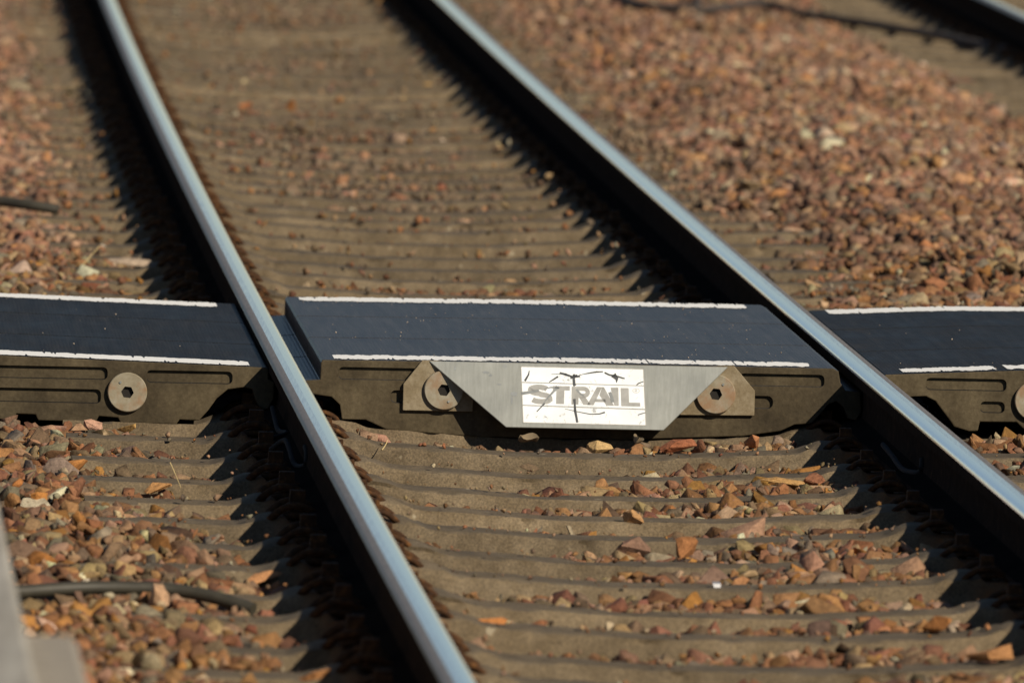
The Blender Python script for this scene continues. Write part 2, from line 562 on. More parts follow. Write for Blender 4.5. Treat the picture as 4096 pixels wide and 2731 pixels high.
# ground sheet: fine near the tracks, reaching far beyond them
tv = np.concatenate([[-90, -40, -16, -10], np.arange(-8, 36, 0.15), [40, 50, 80, 200, 900]])
lv = np.concatenate([[-500, -60, -12, -5], np.arange(-3.96, 5.41, 0.12), [7, 12, 60, 500]])
TT, LL = np.meshgrid(tv, lv, indexing='ij')
ZZ = np.where((TT > -9) & (TT < 36) & (LL > -4.2) & (LL < 5.5), level(TT, LL) - 0.035, -0.27)
tcl = np.clip(TT, -16, 40)
hd = TH + CU * tcl
GX = X0 + TH * TT + CU / 2 * tcl * tcl + LL
GY = YT + TT - LL * np.sin(hd)
nl = len(lv)
GV = np.stack([GX, GY, ZZ], -1).reshape(-1, 3)
GF = [(i * nl + j, i * nl + j + 1, (i + 1) * nl + j + 1, (i + 1) * nl + j) for i in range(len(tv) - 1) for j in range(nl - 1)]
g = link("ground", mesh_from("ground", GV.tolist(), GF, smooth_angle=60), None, [M_ground])
tag(g, "brown gravel ground under the tracks", "ground", kind="structure")

# ------------------------------------------------------------------ platform edge, lower left, close to the camera
pl = empty("platform_edge", Wv(-20, -1.65, -0.25))
tag(pl, "blurred grey platform edge in the lower left corner", "platform")
def strip_mesh(t0, t1, l0, l1, z0, z1, name, parent, mt, bev=0.012):
    ts = np.linspace(t0, t1, 12)
    V, Fc = [], []
    for t in ts:
        for (l, z) in ((l0, z0), (l1, z0), (l1, z1 - bev), (l1 - bev, z1), (l0, z1)):
            V.append(Wv(t, l, z) - Vector(parent.location))
    for i in range(len(ts) - 1):
        for k in range(5):
            Fc.append((i * 5 + k, i * 5 + (k + 1) % 5, (i + 1) * 5 + (k + 1) % 5, (i + 1) * 5 + k))
    Fc += [(4, 3, 2, 1, 0), tuple(range(len(V) - 5, len(V)))]
    return link(name, mesh_from(name, V, Fc), parent, [mt])
strip_mesh(-30, -4.2, -3.6, -1.634, -0.30, 0.38, "deck_slab", pl, M_plat)
strip_mesh(-30, -9.4, -1.632, -1.538, -0.30, 0.315, "lower_ledge", pl, M_plat_low)

# ------------------------------------------------------------------ sleepers with their fastenings
def sleeper_mesh(k0):
    ls = np.unique(np.concatenate([np.linspace(-1.31, -0.98, 22), np.linspace(-0.98, -0.5, 50), np.linspace(-0.5, 0.5, 64), np.linspace(0.5, 0.98, 50), np.linspace(0.98, 1.31, 22)]).round(4))
    sec = [(-0.150, -0.40), (-0.091, -0.040), (-0.083, -0.0065), (-0.077, -0.001), (-0.035, 0.0), (0.035, 0.0), (0.077, -0.001), (0.083, -0.0065), (0.091, -0.040), (0.150, -0.40)]
    V, Fc = [], []
    k = len(sec)
    for l in ls:
        zt = float(sleeper_top(l))
        a = abs(l)
        hump = smooth(0.55, 0.59, a) * smooth(0.64, 0.62, a) + smooth(0.865, 0.885, a) * smooth(0.96, 0.91, a)
        wd = 1.0 - 0.10 * smooth(0.45, 0.0, a) - 0.06 * float(hump)
        for i, (y, z) in enumerate(sec):
            zz = -0.40 if z < -0.3 else zt + z - (0.010 * float(hump) if i in (2, 3, 6, 7) else 0)
            chip = max(0.0, float(vnoise(l, i * 3.1 + k0, 0.05)) - 0.72) * 0.028 + 0.0022 * float(vnoise(l, i * 1.7 + 5 + k0, 0.03))
            if i in (2, 3, 6, 7):
                zz -= chip
                y = y * (1 - 2.2 * chip / 0.08)
            elif z > -0.3:
                zz -= 0.006 * float(vnoise(l, y * 3 + k0, 0.16))
            V.append((l, y * wd, zz))
    for i in range(len(ls) - 1):
        for j in range(k):
            Fc.append((i * k + j, (i + 1) * k + j, (i + 1) * k + (j + 1) % k, i * k + (j + 1) % k))
    Fc += [tuple(range(k)), tuple(range(len(V) - 1, len(V) - k - 1, -1))]
    bm = to_bm((V, Fc))
    return bm_mesh("sleeper_body", bm, 40)

def clip_mesh():
    """spring clip, local x points from the bolt towards the rail"""
    r = 0.0086
    parts = []
    for s in (-1, 1):
        parts.append(tube([(0.036, 0.0, 0.020), (0.030, s * 0.020, 0.020), (-0.004, s * 0.024, 0.018), (-0.040, s * 0.026, 0.008), (-0.054, s * 0.042, 0.002),
                           (-0.049, s * 0.062, 0.018), (-0.024, s * 0.072, 0.042), (0.008, s * 0.072, 0.045), (0.036, s * 0.066, 0.024), (0.050, s * 0.054, 0.002)], r, 8, sub=5))
    V, Fc = merge(parts)
    V = [(v.x, v.y, v.z * 0.74) for v in V]
    return mesh_from("rail_clip", V, Fc, smooth_angle=60)

def bolt_mesh():
    parts = []
    n = 16
    def ring(r0, z0, r1, z1, k=n, ph=0):
        V = [(r0 * math.cos(2 * math.pi * i / k + ph), r0 * math.sin(2 * math.pi * i / k + ph), z0) for i in range(k)]
        V += [(r1 * math.cos(2 * math.pi * i / k + ph), r1 * math.sin(2 * math.pi * i / k + ph), z1) for i in range(k)]
        Fc = [(i, (i + 1) % k, (i + 1) % k + k, i + k) for i in range(k)] + [tuple(range(k))[::-1], tuple(range(k, 2 * k))]
        return V, Fc
    parts += [ring(0.029, 0.022, 0.028, 0.029), ring(0.024, 0.0292, 0.020, 0.035)]
    parts += [ring(0.0215, 0.0352, 0.0205, 0.058, 4, math.pi / 4), ring(0.011, -0.03, 0.011, 0.0218)]
    V, Fc = merge(parts)
    return mesh_from("bolt", V, Fc)

def guide_mesh():
    V, Fc = prism_xz([(-0.055, -0.012), (-0.045, -0.002), (-0.022, -0.004), (0.020, -0.004), (0.028, 0.000), (0.028, -0.012)], -0.055, 0.055)
    return bm_mesh("guide_plate", to_bm((V, Fc)))

me_sls = [sleeper_mesh(13.7 * k_) for k_ in range(5)]
me_clip, me_bolt, me_guide = clip_mesh(), bolt_mesh(), guide_mesh()
for m_ in me_sls:
    m_.materials.append(M_conc)
me_clip.materials.append(M_clip); me_bolt.materials.append(M_clip); me_guide.materials.append(M_clip)

def make_sleeper(full=True, left_only=False, me_sl=None):
    me_sl = me_sl or me_sls[0]
    root = empty("concrete_sleeper", (0, 0, 0))
    link("sleeper_body", me_sl, root)
    for rx in ((-GAUGE / 2,) if left_only else (-GAUGE / 2, GAUGE / 2)):
        for s in (-1, 1):
            c = link("rail_clip", me_clip, root)
            c.location = (rx + s * (0.080 if s * rx > 0 else 0.096), 0, -0.168)
            if s * rx > 0:
                c.scale = (1.22, 1.12, 1.28)
            c.rotation_euler = (0, 0, 0 if s < 0 else math.pi)
            if full:
                link("bolt", me_bolt, c)
                link("guide_plate", me_guide, c)
    return root

def copy_tree(o, parent=None):
    c = o.copy()
    C.objects.link(c)
    if parent is not None:
        c.parent = parent
    for ch in list(o.children):
        copy_tree(ch, c)
    return c

ORD = ("first second third fourth fifth sixth seventh eighth ninth tenth eleventh twelfth thirteenth fourteenth fifteenth sixteenth seventeenth eighteenth nineteenth "
       "twentieth twenty-first twenty-second twenty-third twenty-fourth twenty-fifth twenty-sixth twenty-seventh twenty-eighth twenty-ninth thirtieth thirty-first thirty-second "
       "thirty-third thirty-fourth thirty-fifth thirty-sixth thirty-seventh thirty-eighth thirty-ninth fortieth forty-first forty-second forty-third").split()
protos = [make_sleeper(me_sl=m_) for m_ in me_sls]
unused = list(protos)
last = [0]
def next_sleeper():
    """one of the five castings, never the same twice in a row"""
    if unused:
        return unused.pop(0)
    k = random.choice([k_ for k_ in range(5) if k_ != last[0]])
    last[0] = k
    return copy_tree(protos[k])
def put_sleeper(o, t, label, lat=0.0):
    loc, rz = frame(t + random.uniform(-0.012, 0.012), lat + random.uniform(-0.004, 0.004), random.uniform(-0.010, 0.003), random.uniform(-0.010, 0.010))
    o.location = loc
    o.rotation_euler = (0, 0, rz)
    tag(o, label, "sleeper", "concrete sleepers under the rails")
for i, t in enumerate(FRONT):
    o = next_sleeper()
    put_sleeper(o, t, f"dusty concrete sleeper, {ORD[i]} in front of the crossing panels")
for t in UNDER:
    put_sleeper(next_sleeper(), t, "concrete sleeper mostly hidden beneath the front edge of the crossing panels")
for i, t in enumerate(BACK):
    put_sleeper(next_sleeper(), t, f"dusty concrete sleeper, {ORD[i]} behind the crossing panels")
proto_b = None
for t in np.arange(17.5, 33.5, 0.6):
    o = make_sleeper(False, True) if proto_b is None else copy_tree(proto_b)
    proto_b = proto_b or o
    loc, rz = frame(t, 4.05, random.uniform(-0.004, 0.002))
    o.location, o.rotation_euler = loc, (0, 0, rz)
    tag(o, "blurred brown sleeper end of the second track in the upper right corner", "sleeper", "sleepers of the second track")

# ------------------------------------------------------------------ rails
def rail(name, lat0, t0, t1, field, label, step=0.5):
    """field = -1 when the field side is the negative lat side"""
    h, hw, fw = 0.154, 0.0335, 0.0625
    top = [(-hw, -0.011), (-0.0315, -0.0045), (-0.0265, -0.0015), (-0.012, -0.0002), (0.004, 0.0), (0.020, -0.0006), (0.0285, -0.0026), (0.0325, -0.0065), (hw, -0.013)]
    if field > 0:
        top = [(-x, z) for x, z in top[::-1]]
    side = [(0.0335, -0.038), (0.026, -0.044), (0.0105, -0.054), (0.008, -0.075), (0.008, -0.105), (0.012, -0.124), (0.030, -0.134), (0.0615, -0.143), (fw, -0.154)]
    body = [top[-1]] + side + [(-x, z) for x, z in side[::-1]] + [top[0]]
    ts = np.arange(t0, t1 + 0.01, step)
    root_loc = Wv((t0 + t1) / 2, lat0, -h)
    def sweep(prof, nm, parent, mats, mi=None, base=None):
        V, Fc, idx = [], [], []
        k = len(prof)
        pts = np.array(prof)
        for t in ts:
            q = W(t, lat0 + pts[:, 0], pts[:, 1]) - np.array(root_loc)
            V += q.tolist()
        for i in range(len(ts) - 1):
            for j in range(k - 1):
                Fc.append((i * k + j, (i + 1) * k + j, (i + 1) * k + j + 1, i * k + j + 1))
                idx.append(mi[j] if mi else 0)
        me = mesh_from(nm, V, Fc, idx, 45)
        o = link(nm, me, parent, mats)
        return o
    nb = len(body) - 1
    bi = [1 if 6 <= k <= 7 or nb - 8 <= k <= nb - 7 else 0 for k in range(nb)]
    root = sweep(body, name, None, [M_railside, M_foot], bi)
    root.location = root_loc
    tag(root, label, "rail", "running rails")
    if field < 0:
        mi = [1, 1, 1, 2, 0, 0, 2, 2]
    else:
        mi = [2, 2, 0, 0, 2, 1, 1, 1]
    s = sweep(top, "running_surface", root, [M_polish, M_dull, M_polish_edge], mi)
    return root

def bond_cable(root, pts, r=0.0065):
    V, Fc = tube([Wv(*p_) - root.location for p_ in pts], r, 8, sub=6)
    link("bond_cable", mesh_from("bond_cable", V, Fc, smooth_angle=60), root, [M_wire])

rl = rail("running_rail", -GAUGE / 2, -16, 40, -1, "steel rail with shiny top left of the central crossing panels")
rr = rail("running_rail", GAUGE / 2, -16, 40, 1, "steel rail with shiny top between the central and right-hand crossing panels")
rf = rail("running_rail", 4.05 - GAUGE / 2, 8, 46, -1, "dark blurred rail of the second track in the upper right corner")
L_ = -GAUGE / 2
bond_cable(rl, [(0.86, L_ - 0.045, -0.085), (0.80, L_ - 0.040, -0.11), (0.70, L_ - 0.035, -0.13), (0.60, L_ - 0.020, -0.128), (0.55, L_ - 0.035, -0.132), (0.50, L_ - 0.08, -0.140), (0.52, L_ - 0.13, -0.17)])
bond_cable(rl, [(-0.10, L_ - 0.085, -0.115), (-0.14, L_ - 0.055, -0.088), (-0.20, L_ - 0.045, -0.10), (-0.32, L_ - 0.035, -0.132), (-0.42, L_ - 0.015, -0.125), (-0.40, L_ - 0.010, -0.10), (-0.35, L_ - 0.012, -0.085)])
R_ = GAUGE / 2
bond_cable(rr, [(0.12, R_ - 0.075, -0.09), (0.02, R_ - 0.06, -0.11), (-0.12, R_ - 0.045, -0.132), (-0.26, R_ - 0.018, -0.125), (-0.24, R_ - 0.012, -0.095)])

# ------------------------------------------------------------------ rubber crossing panels
LEFT_OUT = [(-0.787, -0.030), (-0.795, -0.0255), (-1.475, -0.008), (-1.70, -0.002), (-1.70, -0.172), (-1.436, -0.172), (-1.430, -0.157), (-1.381, -0.158), (-1.374, -0.173), (-1.226, -0.174),
            (-1.219, -0.159), (-1.170, -0.162), (-1.163, -0.175), (-1.02, -0.176), (-1.012, -0.164), (-0.962, -0.165), (-0.940, -0.140), (-0.918, -0.108), (-0.890, -0.084), (-0.850, -0.078),
            (-0.828, -0.082), (-0.818, -0.112), (-0.806, -0.134), (-0.785, -0.132), (-0.772, -0.105), (-0.772, -0.062), (-0.787, -0.056)]
CENTRE = [(-0.653, -0.010), (-0.649, -0.003), (0.0, 0.001), (0.664, 0.001), (0.678, -0.006), (0.684, -0.036), (0.698, -0.055), (0.736, -0.058), (0.739, -0.110), (0.728, -0.132), (0.706, -0.128),
          (0.692, -0.098), (0.674, -0.084), (0.654, -0.092), (0.634, -0.118), (0.612, -0.142), (0.568, -0.146), (0.533, -0.163), (0.437, -0.178), (0.132, -0.193), (-0.254, -0.193), (-0.481, -0.179),
          (-0.535, -0.155), (-0.596, -0.155), (-0.602, -0.118), (-0.624, -0.098), (-0.672, -0.092), (-0.692, -0.098), (-0.706, -0.128), (-0.728, -0.132), (-0.739, -0.110), (-0.736, -0.060), (-0.654, -0.054)]
RIGHT_OUT = [(0.787, -0.026), (0.800, -0.012), (1.156, 0.006), (1.70, 0.014), (1.70, -0.150), (1.45, -0.150), (1.44, -0.130), (1.27, -0.130), (1.262, -0.152), (1.165, -0.150), (1.141, -0.128),
             (1.046, -0.129), (1.041, -0.153), (1.019, -0.154), (0.980, -0.143), (0.971, -0.130), (0.930, -0.078), (0.905, -0.066), (0.870, -0.068), (0.845, -0.076), (0.830, -0.100), (0.818, -0.130),
             (0.795, -0.134), (0.774, -0.110), (0.772, -0.062), (0.787, -0.056)]

def slot(x0, x1, z0, z1, depth=0.018, r=None):
    """rounded slot cut into the front face (y from -1 to depth)"""
    r = min((z1 - z0) / 2, 0.012) if r is None else r
    pts = []
    for cx, cz, a0 in ((x1 - r, z1 - r, 0), (x0 + r, z1 - r, 90), (x0 + r, z0 + r, 180), (x1 - r, z0 + r, 270)):
        for k in range(5):
            a = math.radians(a0 + 22.5 * k)
            pts.append((cx + r * math.cos(a), cz + r * math.sin(a)))
    # sloped walls: wider at the mouth
    n = len(pts)
    mx, mz = (x0 + x1) / 2, (z0 + z1) / 2
    V = [Vector((x + (0.003 if x > mx else -0.003), -0.004, z + (0.0035 if z > mz else -0.0035))) for x, z in pts] + [Vector((x, depth, z)) for x, z in pts]
    Fc = [tuple(range(n)), tuple(range(2 * n - 1, n - 1, -1))] + [(i, i + n, (i + 1) % n + n, (i + 1) % n) for i in range(n)]
    return V, Fc

def disc_cut(x, z, r, depth):
    n = 40
    pts = [(x + r * math.cos(2 * math.pi * k / n), z + r * math.sin(2 * math.pi * k / n)) for k in range(n)]
    return prism_xz(pts, -0.01, depth)

def panel(name, outline, t0, t1, label, worn, slots=(), front=False, group="rubber crossing panels"):
    gap = 0.0075
    loc, rz = frame(t0, 0, 0)
    root = empty(name, loc, rz)
    ln = t1 - t0
    # the track bends a little between the front and the back of a panel
    bm = to_bm(prism_xz(outline, gap, ln - gap))
    ends = ([gap] if front else []) + ([ln - gap] if "rear" in label else [])
    es = [e for e in bm.edges if e.calc_face_angle(0) > math.radians(60) and (abs(e.verts[0].co.y - e.verts[1].co.y) > 0.1 or any(abs(e.verts[0].co.y - y_) < 1e-4 for y_ in ends))]
    bmesh.ops.bevel(bm, geom=es, offset=0.0028, segments=2, profile=0.5, affect='EDGES', clamp_overlap=True)
    bmesh.ops.triangulate(bm, faces=[f for f in bm.faces if len(f.verts) > 4])
    me = bm_mesh("panel_body", bm)
    if slots:
        me = boolean(me, slots)
    me.name = "panel_body"
    me.materials.clear()
    me.materials.append(M_rubber_worn if worn else M_rubber)
    me.materials.append(M_dusty)
    for p_ in me.polygons:
        nn = p_.normal
        c = p_.center
        p_.material_index = 1 if (front and (nn.y < -0.75 or c.y < 0.02 + gap and nn.z < 0.35)) else 0
    me.polygons.foreach_set("use_smooth", [False] * len(me.polygons))
    link("panel_body", me, root)
    tag(root, label, "crossing panel", group)
    return root

def top_z(outline, lat):
    best = -1
    n = len(outline)
    for i in range(n):
        (xa, za), (xb, zb) = outline[i], outline[(i + 1) % n]
        if min(xa, xb) <= lat <= max(xa, xb) and abs(xa - xb) > 1e-6:
            best = max(best, za + (zb - za) * (lat - xa) / (xb - xa))
    return best

def white_line(root, outline, x0, x1, y0, y1, gaps=(), seed=1, rough=0.006, lean=0.0):
    """worn painted stripe lying 1.5 mm proud of the panel's top"""
    r2 = random.Random(seed)
    n = int((x1 - x0) / 0.004)
    V, Fc = [], []
    ja = jb = 0.0
    for i in range(n + 1):
        x = x0 + (x1 - x0) * i / n
        ja = 0.6 * ja + r2.uniform(-rough, rough)
        jb = 0.6 * jb + r2.uniform(-rough, rough)
        e = min(1.0, min(i, n - i) / 5)
        nick = r2.random()
        ya = y0 + ja + (1 - e) * 0.25 * (y1 - y0) * r2.random()
        yb = y1 + jb - (1 - e) * 0.25 * (y1 - y0) * r2.random()
        if nick < 0.05:
            ya += r2.uniform(0.15, 0.5) * (y1 - y0)
        elif nick < 0.10:
            yb -= r2.uniform(0.15, 0.6) * (y1 - y0)
        z = top_z(outline, x) + 0.0015
        sk = lean * (x - x0)
        V += [(x, ya + sk, z), (x, yb + sk, z)]
        if i and not any(a < x < b for a, b in gaps):
            Fc.append((2 * i - 2, 2 * i, 2 * i + 1, 2 * i - 1))
    link("white_line", mesh_from("white_line", V, Fc), root, [M_white])

def washer(parent, x, z, y, r=0.0505, mt=M_disc, label=None, pin=(0.55, 2.2)):
    """round clamping plate with a hexagon socket, facing the camera"""
    n = 48
    V, Fc = [], []
    rings = [(r, 0.0, 0), (r, -0.0085, 0), (r - 0.002, -0.0105, 0), (0.0165, -0.0105, 1), (0.0165, -0.0008, 1)]
    for rad, yy, hx in rings:
        for k in range(n):
            a = 2 * math.pi * k / n
            rr_ = rad
            if hx:
                s_ = (a + 0.1) % (math.pi / 3) - math.pi / 6
                rr_ = rad * math.cos(math.pi / 6) / math.cos(s_)
            V.append((x + rr_ * math.cos(a), y + yy, z + rr_ * math.sin(a)))
    for i in range(len(rings) - 1):
        for k in range(n):
            Fc.append((i * n + k, i * n + (k + 1) % n, (i + 1) * n + (k + 1) % n, (i + 1) * n + k))
    me = mesh_from("clamp_plate", V, Fc, smooth_angle=30)
    o = link("clamp_plate", me, parent, [mt])
    hv = [(x + 0.0164 * math.cos(2 * math.pi * k / 12), y - 0.0009, z + 0.0164 * math.sin(2 * math.pi * k / 12)) for k in range(12)]
    link("socket", mesh_from("socket", hv, [tuple(range(12))]), o, [M_socket_shade])  # near-black floor disc: shade of the recess put into its colour
    pv, pf = disc_prism(x + 0.62 * r * math.cos(pin[1]), z + 0.62 * r * math.sin(pin[1]), 0.0032, y - 0.013, y - 0.0106)
    link("rivet", mesh_from("rivet", pv, pf), o, [M_galv])
    if label:
        o["label"] = label
    return o

def disc_prism(x, z, r, y0, y1, n=14):
    return prism_xz([(x + r * math.cos(2 * math.pi * k / n), z + r * math.sin(2 * math.pi * k / n)) for k in range(n)], y0, y1)

rows = [(PAN0, PAN1, "front"), (PAN1, PAN2, "middle"), (PAN2, PAN3, "back")]
slots_l = [slot(-1.66, -1.200, -0.064, -0.035), slot(-1.66, -1.216, -0.125, -0.092), slot(-1.098, -0.880, -0.069, -0.040)]
slots_c = [slot(-0.606, -0.397, -0.051, -0.022), slot(-0.472, -0.402, -0.109, -0.079, r=0.0145), slot(0.424, 0.641, -0.047, -0.018), slot(0.44, 0.510, -0.105, -0.075, r=0.0145),
           disc_cut(-0.337, -0.092, 0.056, 0.006), disc_cut(0.362, -0.090, 0.056, 0.006)]
slots_r = [slot(0.905, 1.111, -0.048, -0.020), slot(1.047, 1.108, -0.104, -0.078), slot(1.26, 1.62, -0.046, -0.018), slot(1.24, 1.62, -0.104, -0.078)]
where = {"left": "left of the rails", "centre": "between the rails", "right": "right of the rails"}
P = {}
for (t0, t1, rn) in rows:
    for side, out, worn, sl in (("left", LEFT_OUT, False, slots_l), ("centre", CENTRE, True, slots_c), ("right", RIGHT_OUT, False, slots_r)):
        lab = {"front": "black rubber crossing panel {}, front one with dusty end face", "middle": "black rubber crossing panel {}, middle one of three",
               "back": "black rubber crossing panel {}, rear one with far white line"}[rn].format(where[side])
        P[side, rn] = panel("crossing_panel", out, t0, t1, lab, worn, sl if rn == "front" else (), rn == "front")
white_line(P["left", "front"], LEFT_OUT, -1.66, -0.835, 0.022, 0.175, seed=2, rough=0.006)
white_line(P["left", "back"], LEFT_OUT, -1.66, -0.845, 0.585, 0.745, seed=3, rough=0.008)
white_line(P["centre", "front"], CENTRE, -0.618, 0.610, 0.028, 0.170, seed=4, rough=0.012, gaps=((0.19, 0.196), (0.416, 0.42)))
white_line(P["centre", "back"], CENTRE, -0.618, 0.615, 0.585, 0.750, seed=5, rough=0.012)
white_line(P["right", "front"], RIGHT_OUT, 0.848, 1.66, 0.035, 0.165, seed=6, rough=0.012, gaps=((1.092, 1.118),), lean=0.02)
white_line(P["right", "back"], RIGHT_OUT, 0.842, 1.66, 0.585, 0.750, seed=8, rough=0.010)
washer(P["left", "front"], -1.1475, -0.0955, 0.0035)
washer(P["right", "front"], 1.184, -0.072, 0.0035)

# scratches and pale scrapes on top of the panels
def scrape(root, x0, x1, y, w, z):
    V = [(x0, y, z), (x1, y + 0.004, z), (x1 - 0.01, y + w, z), (x0 + 0.012, y + w * 0.8, z)]
    link("scrape", mesh_from("scrape", V, [(0, 1, 2, 3)]), root, [M_scuff2])

# ------------------------------------------------------------------ steel deflector with its name plate
TF = PAN0
loc, rz = frame(TF, 0, 0)
df = empty("deflector_plate", loc, rz)
tag(df, "sloping grey steel deflector plate with worn white nameplate on centre panel", "deflector")
def solid_poly(pts3, thick):
    """planar polygon given thickness along its back"""
    P3 = [Vector(p_) for p_ in pts3]
    nrm = (P3[1] - P3[0]).cross(P3[-1] - P3[0]).normalized()
    if nrm.y > 0:
        nrm = -nrm
    n = len(P3)
    V = P3 + [p_ - nrm * thick for p_ in P3]
    return V, [tuple(range(n)), tuple(range(2 * n - 1, n - 1, -1))] + [(i, i + n, (i + 1) % n + n, (i + 1) % n) for i in range(n)]
YB, YO = -0.006, -0.090           # at the top fold and at the bottom lip
ZT, ZB = 0.0005, -0.159
V1, F1 = solid_poly([(-0.377, YB, ZT), (0.392, YB, ZT), (0.224, YO, ZB), (-0.180, YO, ZB)], 0.004)
link("sloping_plate", bm_mesh("sloping_plate", bevel_mesh((V1, F1), 0.0012, 1)), df, [M_galv])
for s, pts in (("l", [(-0.394, 0.001), (-0.441, -0.060), (-0.441, -0.128), (-0.262, -0.128), (-0.255, -0.004), (-0.372, 0.0012)]),
               ("r", [(0.408, 0.003), (0.463, -0.060), (0.463, -0.124), (0.272, -0.126), (0.262, -0.004), (0.385, 0.0022)])):
    Ve, Fe = prism_xz(pts, -0.0045, 0.0025)
    ear = link("mounting_ear", bm_mesh("mounting_ear", bevel_mesh((Ve, Fe), 0.001, 1)), df, [M_galvd])
    x = -0.337 if s == "l" else 0.362
    washer(df, x, -0.0735 if s == "l" else -0.070, -0.005, label="rust stained clamp plate" if s == "r" else None, pin=(0.6, -1.15) if s == "l" else (0.6, 0.95))

# local coordinates on the sloping plate: u across, v down from the fold (0..1), w out of the plate
slope = Vector((0, YO - YB, ZB - ZT))
pn = Vector((0, ZB - ZT, -(YO - YB))).normalized()
if pn.y > 0:
    pn = -pn
def PL(u, v, w):
    return Vector((u, YB, ZT)) + slope * v + pn * w
U0_, U1_, V0_, V1_ = -0.142, 0.180, 0.055, 0.940
def q(a, b):                       # a, b in the pixels of a close view of the sticker
    return U0_ + (a - 1157) / (2133 - 1157) * (U1_ - U0_), V0_ + (b - 122) / (582 - 122) * (V1_ - V0_)
def sheet(name, polys, w, parent, mt):
    V, Fc = [], []
    for pol in polys:
        o = len(V)
        V += [PL(*q(a, b), w) for a, b in pol]
        Fc.append(tuple(range(o, len(V))))
    bm = to_bm((V, Fc))
    bmesh.ops.triangulate(bm, faces=bm.faces[:], ngon_method='EAR_CLIP')
    me = bpy.data.meshes.new(name)
    bm.to_mesh(me); bm.free()
    return link(name, me, parent, [mt])
def stroke(pts, w0, w1=None, jit=0.0, seed=0):
    """thick polyline as quads"""
    r2 = random.Random(seed)
    w1 = w0 if w1 is None else w1
    P2 = [Vector(p_) for p_ in pts]
    Lft, Rgt = [], []
    for i, p_ in enumerate(P2):
        d = (P2[min(i + 1, len(P2) - 1)] - P2[max(i - 1, 0)]).normalized()
        nn = Vector((-d.y, d.x))
        w = (w0 + (w1 - w0) * i / (len(P2) - 1)) / 2
        Lft.append(p_ + nn * (w + r2.uniform(-jit, jit)))
        Rgt.append(p_ - nn * (w + r2.uniform(-jit, jit)))
    return [[tuple(Lft[i]), tuple(Lft[i + 1]), tuple(Rgt[i + 1]), tuple(Rgt[i])] for i in range(len(P2) - 1)]

st = sheet("name_plate", [[(1157, 122), (2118, 124), (2133, 582), (1172, 578)]], 0.0004, df, M_sticker)
# border and the two ruled lines of the plate
rules = [[(1166, 248), (2120, 258), (2120, 264), (1166, 256)], [(1168, 432), (2126, 446), (2126, 455), (1168, 440)]]
sheet("ruled_line", rules, 0.0008, st, M_letter)
# lettering
L = []
def arc(cx, cy, rx, ry, a0, a1, k=10):
    return [(cx + rx * math.cos(math.radians(a0 + (a1 - a0) * i / k)), cy + ry * math.sin(math.radians(a0 + (a1 - a0) * i / k))) for i in range(k + 1)]
yt, yb = 276, 420
# S: outer and inner strokes
S_path = arc(1300, 310, 66, 22, -20, -180, 8) + arc(1300, 312, 66, 26, 180, 90, 6)[1:] + arc(1318, 378, 66, 30, -90, 0, 6)[0:] + arc(1318, 380, 72, 24, 0, 160, 9)[1:]
L += stroke(S_path, 42)
# T
L += [[(1408, yt), (1540, yt), (1540, yt + 34), (1408, yt + 34)], [(1436, yt + 34), (1498, yt + 34), (1494, yb), (1432, yb)]]
# R: stem, bowl, leg
L += [[(1556, yt + 2), (1610, yt + 2), (1606, yb + 2), (1552, yb + 2)]]
L += stroke([(1608, yt + 18), (1648, yt + 18)] + arc(1650, yt + 46, 30, 28, -90, 90, 8)[1:] + [(1608, yt + 76)], 34)
L += [[(1612, yt + 88), (1660, yt + 84), (1704, yb + 3), (1646, yb + 3)]]
# A
L += [[(1752, yt + 2), (1792, yt + 2), (1724, yb + 4), (1674, yb + 4)], [(1792, yt + 2), (1806, yt + 2), (1884, yb + 6), (1824, yb + 6), (1770, yt + 66)],
      [(1738, yt + 98), (1816, yt + 98), (1822, yt + 122), (1728, yt + 122)]]
# I, L
L += [[(1858, yt + 4), (1918, yt + 4), (1920, yb + 6), (1886, yb + 6)], [(1936, yt + 6), (1998, yt + 6), (2002, yb + 8), (1940, yb + 8)], [(2000, yb - 22), (2086, yb - 22), (2088, yb + 8), (2001, yb + 8)]]
# registered mark
L += stroke(arc(2056, 302, 26, 17, 0, 360, 20), 3)
L += stroke([(2048, 312), (2048, 293), (2058, 293), (2062, 298), (2058, 303), (2048, 303)], 3) + stroke([(2055, 303), (2064, 312)], 3)
sheet("lettering", L, 0.0006, st, M_letter)
# wear: dark paint left from a drawing, peeled patches, hair cracks
K = []
K.append(stroke([(1572, 178), (1573, 215), (1575, 262), (1582, 272)], 18, 24, 3, 1) + stroke([(1545, 208), (1580, 200), (1622, 196)], 20, 6, 3, 5))
K.append(stroke([(1574, 378), (1578, 420), (1580, 470), (1590, 520), (1596, 566)], 19, 17, 2, 2))
K.append(stroke([(1398, 182), (1470, 178), (1490, 172), (1510, 182), (1560, 194), (1600, 192), (1640, 178), (1680, 172), (1740, 158), (1800, 152)], 7, 9, 3, 4))
K.append(stroke([(1462, 172), (1510, 184), (1560, 196), (1600, 190)], 18, 16, 5, 3))
K.append(stroke([(1812, 160), (1850, 176), (1900, 186), (1968, 208)], 18, 14, 5, 7))
K.append(stroke([(1876, 180), (1905, 212), (1904, 242)], 44, 10, 6, 8))
K.append(stroke([(1450, 200), (1410, 225), (1380, 245)], 15, 9, 2, 9))
K.append(stroke([(1345, 418), (1310, 455), (1282, 486)], 12, 6, 1, 10))
K.append(stroke([(1500, 458), (1600, 480), (1700, 498), (1770, 494), (1812, 480)], 3, 12, 0.5, 11))
K.append(stroke([(1225, 158), (1222, 190), (1190, 240)], 5, 22, 4, 12))
K.append(stroke([(2114, 226), (2080, 240), (2060, 256)], 7, 9, 1, 13))
K.append(stroke([(2128, 476), (2095, 486), (2068, 496)], 6, 7, 1, 14))
